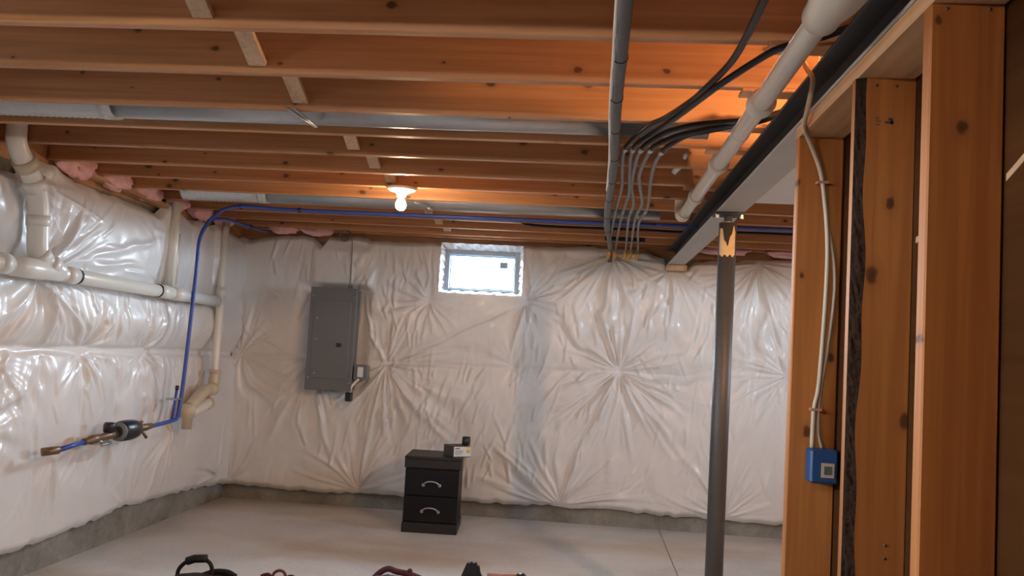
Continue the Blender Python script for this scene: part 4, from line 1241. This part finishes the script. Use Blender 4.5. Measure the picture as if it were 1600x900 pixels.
d1_ = duct(3.455, 2.345, 0.083, -2.85, -2.05, 0.44, 'round metal duct with ribbed foil end, in the third joist bay from the viewer')
d2_ = duct(5.480, 2.322, 0.076, -2.70, -2.15, 0.42, 'round metal duct with ribbed foil end, lower in view beyond the lit bulb')
for (t, p0, p1, lab) in ((d1_, (-1.19, 3.19, 2.262), (-1.15, 3.42, 2.250), 1), (d2_, (-1.11, 5.26, 2.262), (-1.02, 5.41, 2.245), 2)):
    m_ = MB(); m_.tube([p0, p1], 0.006, 8); m_.tube([Vector(p0)+Vector((0.03, 0, 0)), Vector(p1)+Vector((0.005, 0, 0.0))], 0.005, 8)
    part(m_, 'hanger_strap', M['zinc'], t)
    m_ = MB(); m_.lathe([(0.004, -0.014), (0.014, -0.008), (0.014, 0.008), (0.004, 0.014)], Vector(p0).lerp(Vector(p1), 0.85 if lab == 2 else 0.45), 'z', 12); part(m_, 'hanger_nut', M['zinc'], t)
m_ = MB(); m_.bbox((0.80, 3.1, 2.245), (2.6, 4.72, JZ-0.001), 0.004)
o = m_.build('duct_panel', M['sheetmetal']); tag(o, 'pale flat sheet-metal duct panel under the joists right of the beam', 'duct')
# bits of duct boot and blocking near the beam
m_ = MB(); m_.tube(smooth_path([(0.42, 4.02, JZ+0.07), (0.40, 4.06, JZ+0.02), (0.37, 4.10, JZ-0.010)]), 0.014, 10); o = m_.build('foil_scrap', M['foil'])
tag(o, 'crumpled silver foil scrap hanging from the joists beside the drain pipe', 'foil')

# ------------------------------------------------------------------ electrical panel
ep = thing('breaker_panel', (-2.07, 6.97, 0.96), 'tall grey electrical breaker panel on the far wall', 'electrical panel')
m_ = MB(); m_.bbox((-2.268, 6.985, 0.972), (-1.895, 7.12, 1.795), 0.004); part(m_, 'body', M['panel'], ep)
m_ = MB(); m_.bbox((-2.275, 6.968, 0.963), (-1.885, 6.986, 1.803), 0.003); part(m_, 'cover', M['panel'], ep)
m_ = MB(); m_.bbox((-2.235, 6.962, 1.06), (-1.925, 6.9685, 1.70), 0.002); dor = part(m_, 'door', M['panel'], ep)
m_ = MB(); m_.bbox((-2.030, 6.954, 1.322), (-1.985, 6.963, 1.350), 0.003); lt = m_.build('latch', M['black'], None); lt.parent = dor; lt.matrix_parent_inverse = Matrix.Identity(4)
lt.location = ep.location*0
for (x, z) in ((-2.205, 1.548), (-2.203, 1.374), (-2.20, 1.10), (-2.252, 1.73), (-1.905, 1.73), (-2.25, 1.06), (-1.905, 1.03)):
    m_ = MB(); m_.lathe([(0.003, -0.006), (0.008, -0.004), (0.008, 0.0)], (x, 6.9625 if abs(x+2.07) < 0.15 else 6.968, z), 'y', 10); part(m_, 'screw', M['zinc'], ep)
ob = thing('outlet_box', (-1.82, 7.0, 1.07), 'small grey metal outlet box beside the breaker panel', 'outlet')
m_ = MB(); m_.bbox((-1.873, 7.00, 1.070), (-1.770, 7.10, 1.182), 0.004); part(m_, 'box', M['zinc'], ob)
m_ = MB(); m_.bbox((-1.878, 6.990, 1.064), (-1.765, 7.001, 1.188), 0.003); part(m_, 'cover_plate', M['panel'], ob)
m_ = MB(); m_.bbox((-1.845, 6.982, 1.085), (-1.798, 6.9905, 1.168), 0.003); part(m_, 'receptacle', M['label'], ob)
m_ = MB(); m_.bbox((-1.925, 6.945, 0.885), (-1.870, 7.0, 0.958), 0.008); o = m_.build('plug', M['black'])
pg = thing('black_plug', (-1.897, 6.97, 0.885), 'black plug block hanging at the lower right corner of the breaker panel', 'plug')
o.parent = pg; o.matrix_parent_inverse = pg.matrix_basis.inverted(); o.name = 'plug_body'
m_ = MB(); m_.tube(smooth_path([(-1.897, 6.98, 0.955), (-1.888, 6.985, 1.00), (-1.86, 6.995, 1.04), (-1.83, 6.995, 1.07)]), 0.011, 10); part(m_, 'cord', M['white'], pg)
m_ = MB()
m_.tube([(-2.03+0.045*math.cos(a), 6.99+0.01*math.sin(a*2), 2.245+0.042*math.sin(a)) for a in np.linspace(0, 2*PI, 28)[:-1]], 0.008, 8, closed=True)
o = m_.build('cable_loop', M['cable']); tag(o, 'dark coil of cable hanging at the plastic top above the breaker panel', 'cable')
m_ = MB(); m_.tube(smooth_path([(-1.972, 7.0, 2.22), (-1.962, 6.995, 2.10), (-1.960, 7.0, 1.95), (-1.955, 7.0, 1.81)]), 0.0035, 6)
o = m_.build('cable_drop', M['cable_grey']); tag(o, 'thin grey wire running down the plastic to the breaker panel top', 'cable')

# ------------------------------------------------------------------ bulbs
def bulb_fixture(x, y, label, glow, JZ=JZ):
    t = thing('ceiling_bulb', (x, y, JZ), label, 'light bulb', 'bare bulbs on the joists')
    m_ = MB(); m_.lathe([(0.086, -0.001), (0.086, -0.010), (0.070, -0.020), (0.040, -0.026), (0.028, -0.040), (0.026, -0.052), (0.020, -0.052)], (x, y, JZ), 'z', 32)
    part(m_, 'lamp_holder', M['porcelain'], t)
    prof = [(0.013, -0.050), (0.015, -0.062), (0.022, -0.074), (0.029, -0.088), (0.031, -0.101), (0.028, -0.116), (0.019, -0.127), (0.007, -0.132)]
    m_ = MB(); m_.lathe(prof, (x, y, JZ), 'z', 20)
    part(m_, 'bulb', M[glow], t)
    return t


bulb_fixture(-1.098, 4.86, 'lit bare bulb in a white porcelain holder under the joists left of the window', 'bulb_far')
bulb_fixture(-0.9, 0.4, 'unseen fill bulb added on the joists behind the viewer', 'fill_bulb_rear')  # added out of view as warm-white fill
t = bulb_fixture(1.44, 2.62, 'lit bare bulb on the joists beyond the stud partition', 'bulb_stair', JZ+0.075)
m_ = MB(); m_.bbox((1.35, JY[0]+0.002, JZ+0.076), (1.56, JY[1]-0.040, JZ+0.10), 0.003); part(m_, 'mounting_block', M['strip'], t)

# ------------------------------------------------------------------ wiring on the partition
bx = thing('switch_box', (0.71, 2.65, 1.05), 'blue plastic electrical box on the first stud with a pale square sticker', 'electrical box')
m_ = MB(); m_.bbox((0.672, 2.640, 1.050), (0.752, 2.705, 1.148), 0.006); part(m_, 'box', M['bluebox'], bx)
m_ = MB()
m_.box((0.703, 2.6385, 1.068), (0.740, 2.6402, 1.110)); part(m_, 'sticker', M['nm'], bx)
m_ = MB(); m_.box((0.711, 2.6375, 1.077), (0.732, 2.6386, 1.101)); part(m_, 'sticker_mark', M['carton'], bx)
cw = thing('house_wire', (0.60, 2.6, 2.1), 'cream cable dropping from the beam down the first stud to the blue box', 'cable')
main = [(0.605, 2.60, 2.29), (0.600, 2.54, 2.25), (0.600, 2.47, 2.195), (0.600, 2.52, 2.128), (0.612, 2.60, 2.100), (0.640, 2.66, 2.075), (0.684, 2.685, 1.985), (0.703, 2.69, 1.88), (0.712, 2.69, 1.79)]
m_ = MB(); m_.tube(smooth_path(main+[(0.715, 2.69, 1.70), (0.712, 2.69, 1.55), (0.702, 2.69, 1.339), (0.690, 2.69, 1.261), (0.688, 2.69, 1.146)]), 0.0075, 8); part(m_, 'cable', M['nm'], cw)
m_ = MB(); m_.tube(smooth_path([(0.718, 2.692, 1.80), (0.735, 2.692, 1.70), (0.738, 2.692, 1.60), (0.722, 2.692, 1.43), (0.706, 2.692, 1.30), (0.704, 2.692, 1.20), (0.716, 2.692, 1.148)]), 0.006, 8); part(m_, 'cable_return', M['nm'], cw)
for z, x in ((1.95, 0.692), (1.262, 0.695)):
    m_ = MB(); m_.box((x-0.016, 2.6795, z-0.004), (x+0.016, 2.7085, z+0.004)); part(m_, 'staple', M['copper'], cw)

# ------------------------------------------------------------------ cabinet with carton and can
CA = math.atan2(0.027, 0.405)
cab = thing('filing_cabinet', (-1.081, 6.432, 0), 'black two-drawer cabinet standing on the concrete in front of the far wall', 'cabinet', rz=CA)
def lpart(mb, name, mat, parent, label=None):
    o = mb.build(name, mat, parent)
    if label: o['label'] = label
    return o
W2 = 0.203
m_ = MB(); m_.bbox((-W2+0.006, 0.004, 0.075), (W2-0.006, 0.40, 0.53), 0.002); lpart(m_, 'body', M['cab'], cab)
m_ = MB(); m_.bbox((-W2-0.006, -0.008, 0.470), (W2+0.006, 0.005, 0.535), 0.003); lpart(m_, 'top_rail', M['cab_top'], cab)
m_ = MB(); m_.bbox((-W2-0.008, -0.010, 0.535), (W2+0.008, 0.405, 0.556), 0.004); lpart(m_, 'top', M['cab_top'], cab)
m_ = MB(); m_.bbox((-W2-0.002, -0.012, 0.0), (W2+0.002, 0.40, 0.074), 0.003); lpart(m_, 'plinth', M['cab_top'], cab)
for z0, z1, hzv in ((0.272, 0.467, 0.362), (0.080, 0.268, 0.170)):
    m_ = MB(); m_.bbox((-W2+0.004, -0.012, z0), (W2-0.004, 0.004, z1), 0.003); d_ = lpart(m_, 'drawer', M['cab'], cab)
    m_ = MB()
    m_.tube(smooth_path([(-0.060, -0.014, hzv-0.012), (-0.050, -0.032, hzv+0.004), (-0.028, -0.038, hzv+0.016), (0.0, -0.040, hzv+0.019), (0.028, -0.038, hzv+0.016), (0.050, -0.032, hzv+0.004), (0.060, -0.014, hzv-0.012)]), 0.006, 10)
    for sx in (-1, 1):
        m_.lathe([(0.014, 0.0), (0.014, -0.006), (0.007, -0.012)], (sx*0.060, -0.0122, hzv-0.012), 'y', 14)
    h_ = m_.build('handle', M['zinc'], d_); h_['label'] = 'curved bright metal pull'

bxo = thing('carton', (-0.93, 6.60, 0.556), 'small dark carton with a white label on the cabinet top', 'box', rz=0.42)
m_ = MB(); m_.bbox((-0.075, -0.085, 0.0), (0.075, 0.085, 0.080), 0.002); lpart(m_, 'body', M['carton'], bxo)
bxo.rotation_euler.z = 0.60
LBX = []
m_ = MB(); m_.box((-0.070, -0.0866, 0.006), (0.072, -0.0853, 0.078)); lb_ = lpart(m_, 'label_panel', M['label'], bxo)
m_ = MB()
for (x0, x1, z0, z1) in ((-0.062, -0.022, 0.060, 0.070), (-0.062, 0.010, 0.046, 0.050), (-0.062, 0.000, 0.038, 0.041), (-0.062, 0.004, 0.030, 0.033), (-0.062, -0.01, 0.022, 0.025)):
    m_.box((x0, -0.0874, z0), (x1, -0.0867, z1))
m_.build('print', M['ink'], lb_)
m_ = MB(); m_.lathe([(0.016, -0.0008), (0.016, 0.0)], (0.048, -0.0867, 0.046), 'y', 18); m_.box((0.030, -0.0873, 0.066), (0.072, -0.0867, 0.077)); m_.build('yellow_mark', M['yel'], lb_)
cn = thing('black_can', (-0.872, 6.64, 0.637), 'small glossy black can standing on the carton', 'can')
m_ = MB(); m_.lathe([(0.030, 0.0), (0.032, 0.003), (0.032, 0.045), (0.029, 0.050), (0.029, 0.056), (0.004, 0.057)], (0, 0, 0), 'z', 24); lpart(m_, 'body', M['black'], cn)
m_ = MB(); m_.lathe([(0.0295, 0.050), (0.031, 0.052), (0.031, 0.060), (0.028, 0.062)], (0, 0, 0), 'z', 24); lpart(m_, 'lid', M['rubber'], cn)

# ------------------------------------------------------------------ bags along the bottom edge
def soft_box(c, hx, hy, h, seed, pw=0.35, wob=0.05, n=40, m=20):
    """soft bag body: superellipsoid standing on the floor"""
    vs, fs = [], []
    for j in range(m+1):
        ph = -PI/2+PI*j/m
        for i in range(n):
            th = 2*PI*i/n
            sg = lambda a, e: math.copysign(abs(a)**e, a)
            x = sg(math.cos(ph), pw)*sg(math.cos(th), pw)
            y = sg(math.cos(ph), pw)*sg(math.sin(th), pw)
            z = sg(math.sin(ph), pw)
            vs.append((x, y, z))
    P = np.array(vs)
    d = 1+wob*vnoise(P[:, 0]*2+P[:, 2], P[:, 1]*2-P[:, 2]*1.3, 0.6, 0.6, seed)
    P = P*d[:, None]*np.array([hx, hy, h/2])
    P[:, 2] = P[:, 2]-P[:, 2].min()
    P = P+np.array([c[0], c[1], 0])
    for j in range(m):
        for i in range(n):
            i2 = (i+1) % n
            fs.append((j*n+i, j*n+i2, (j+1)*n+i2, (j+1)*n+i))
    mb = MB(); mb.add([tuple(p) for p in P], fs, True)
    return mb


b1 = thing('tool_bag', (-1.93, 4.42, 0), 'black bag with an upright padded carry handle at the bottom left', 'bag')
part(soft_box((-1.93, 4.44), 0.17, 0.16, 0.105, 1), 'body', M['bagblack'], b1)
m_ = MB(); m_.tube(smooth_path([(-2.105, 4.56, 0.06), (-2.100, 4.565, 0.115), (-2.065, 4.57, 0.155), (-2.02, 4.57, 0.172), (-1.965, 4.57, 0.176), (-1.93, 4.57, 0.155), (-1.918, 4.57, 0.115), (-1.92, 4.56, 0.08)]), 0.011, 10); hd = part(m_, 'handle', M['bagblack'], b1)
m_ = MB(); m_.tube([(-2.06, 4.57, 0.160), (-2.02, 4.57, 0.176), (-1.955, 4.57, 0.182)], 0.022, 12); part(m_, 'handle_pad', M['bagblack'], b1)
m_ = MB(); m_.tube(smooth_path([(-1.97, 4.58, 0.09), (-1.91, 4.585, 0.112), (-1.84, 4.58, 0.116), (-1.79, 4.57, 0.10)]), 0.016, 10); part(m_, 'flap_edge', M['bagblack'], b1)

b2 = thing('small_bag', (-1.55, 4.46, 0), 'small brick-red bag with a loop, right of the black handled bag', 'bag')
part(soft_box((-1.553, 4.48), 0.095, 0.11, 0.112, 2), 'body', M['redcloth'], b2)
m_ = MB(); m_.tube(smooth_path([(-1.592, 4.57, 0.10), (-1.580, 4.575, 0.135), (-1.552, 4.575, 0.150), (-1.524, 4.575, 0.138), (-1.512, 4.57, 0.10)]), 0.008, 10); part(m_, 'loop', M['redcloth'], b2)
for sx in (-1, 1):
    m_ = MB(); m_.tube(smooth_path([(-1.553+sx*0.035, 4.57, 0.105), (-1.553+sx*0.062, 4.575, 0.122), (-1.553+sx*0.095, 4.57, 0.112)]), 0.012, 10); part(m_, 'strap', M['maroon'], b2)

b3 = thing('backpack', (-0.93, 4.44, 0), 'plum and maroon backpack lying at the bottom edge below the cabinet', 'bag')
vs, fs = [], []
part(soft_box((-0.945, 4.44), 0.135, 0.17, 0.178, 3, 0.5, 0.06), 'body', M['purple'], b3)
m_ = MB(); m_.tube(smooth_path([(-1.075, 4.57, 0.11), (-1.02, 4.585, 0.175), (-0.975, 4.59, 0.200), (-0.93, 4.59, 0.190), (-0.865, 4.59, 0.182), (-0.80, 4.585, 0.165)]), 0.016, 10); part(m_, 'top_piping', M['maroon'], b3)
m_ = MB(); m_.lathe([(0.004, -0.016), (0.013, -0.010), (0.014, 0.006), (0.006, 0.014)], (-0.858, 4.59, 0.196), 'z', 12); part(m_, 'zip_pull', M['maroon'], b3)
m_ = MB(); m_.tube(smooth_path([(-1.03, 4.605, 0.12), (-1.0, 4.615, 0.150), (-0.975, 4.615, 0.165)]), 0.004, 8); part(m_, 'pale_trim', M['cable_grey'], b3)
m_ = MB(); m_.tube(smooth_path([(-0.80, 4.57, 0.15), (-0.75, 4.575, 0.150), (-0.70, 4.575, 0.158), (-0.66, 4.57, 0.13)]), 0.011, 10); part(m_, 'strap', M['maroon'], b3)

b4 = thing('gear_bag', (-0.53, 4.44, 0), 'black bag with a ragged upright flap at the bottom edge', 'bag')
part(soft_box((-0.535, 4.44), 0.080, 0.15, 0.20, 4, 0.45), 'body', M['bagblack'], b4)
vs, fs = [], []
R = random.Random(8)
top = [(-0.600, 0.14), (-0.585, 0.20), (-0.568, 0.245), (-0.560, 0.262), (-0.548, 0.258), (-0.540, 0.266), (-0.528, 0.259), (-0.512, 0.264), (-0.508, 0.250), (-0.496, 0.245), (-0.490, 0.215), (-0.478, 0.19), (-0.470, 0.14)]
for (x, z) in top:
    for (y, zz) in ((4.585, 0.08), (4.60, z-0.004), (4.60, z), (4.625, z), (4.625, z-0.004), (4.635, 0.08)):
        vs.append((x, y, zz))
for i in range(len(top)-1):
    for j in range(5):
        fs.append((i*6+j, i*6+j+1, (i+1)*6+j+1, (i+1)*6+j))
fs += [tuple(range(6)), tuple((len(top)-1)*6+j for j in range(6))]
m_ = MB(); m_.add(vs, fs); part(m_, 'flap', M['bagblack'], b4)
b5 = thing('tool_case', (-0.36, 4.46, 0), 'low black and reddish case right of the ragged black flap', 'case')
part(soft_box((-0.360, 4.46), 0.078, 0.13, 0.200, 5, 0.3), 'body', M['bagblack'], b5)
m_ = MB(); m_.tube([(-0.450, 4.592, 0.208), (-0.285, 4.592, 0.214)], 0.0105, 10); part(m_, 'rail', M['copper'], b5)
m_ = MB(); m_.lathe([(0.010, -0.030), (0.026, -0.022), (0.028, 0.014), (0.012, 0.026)], (-0.272, 4.592, 0.205), 'x', 16); part(m_, 'end_knob', M['black'], b5)
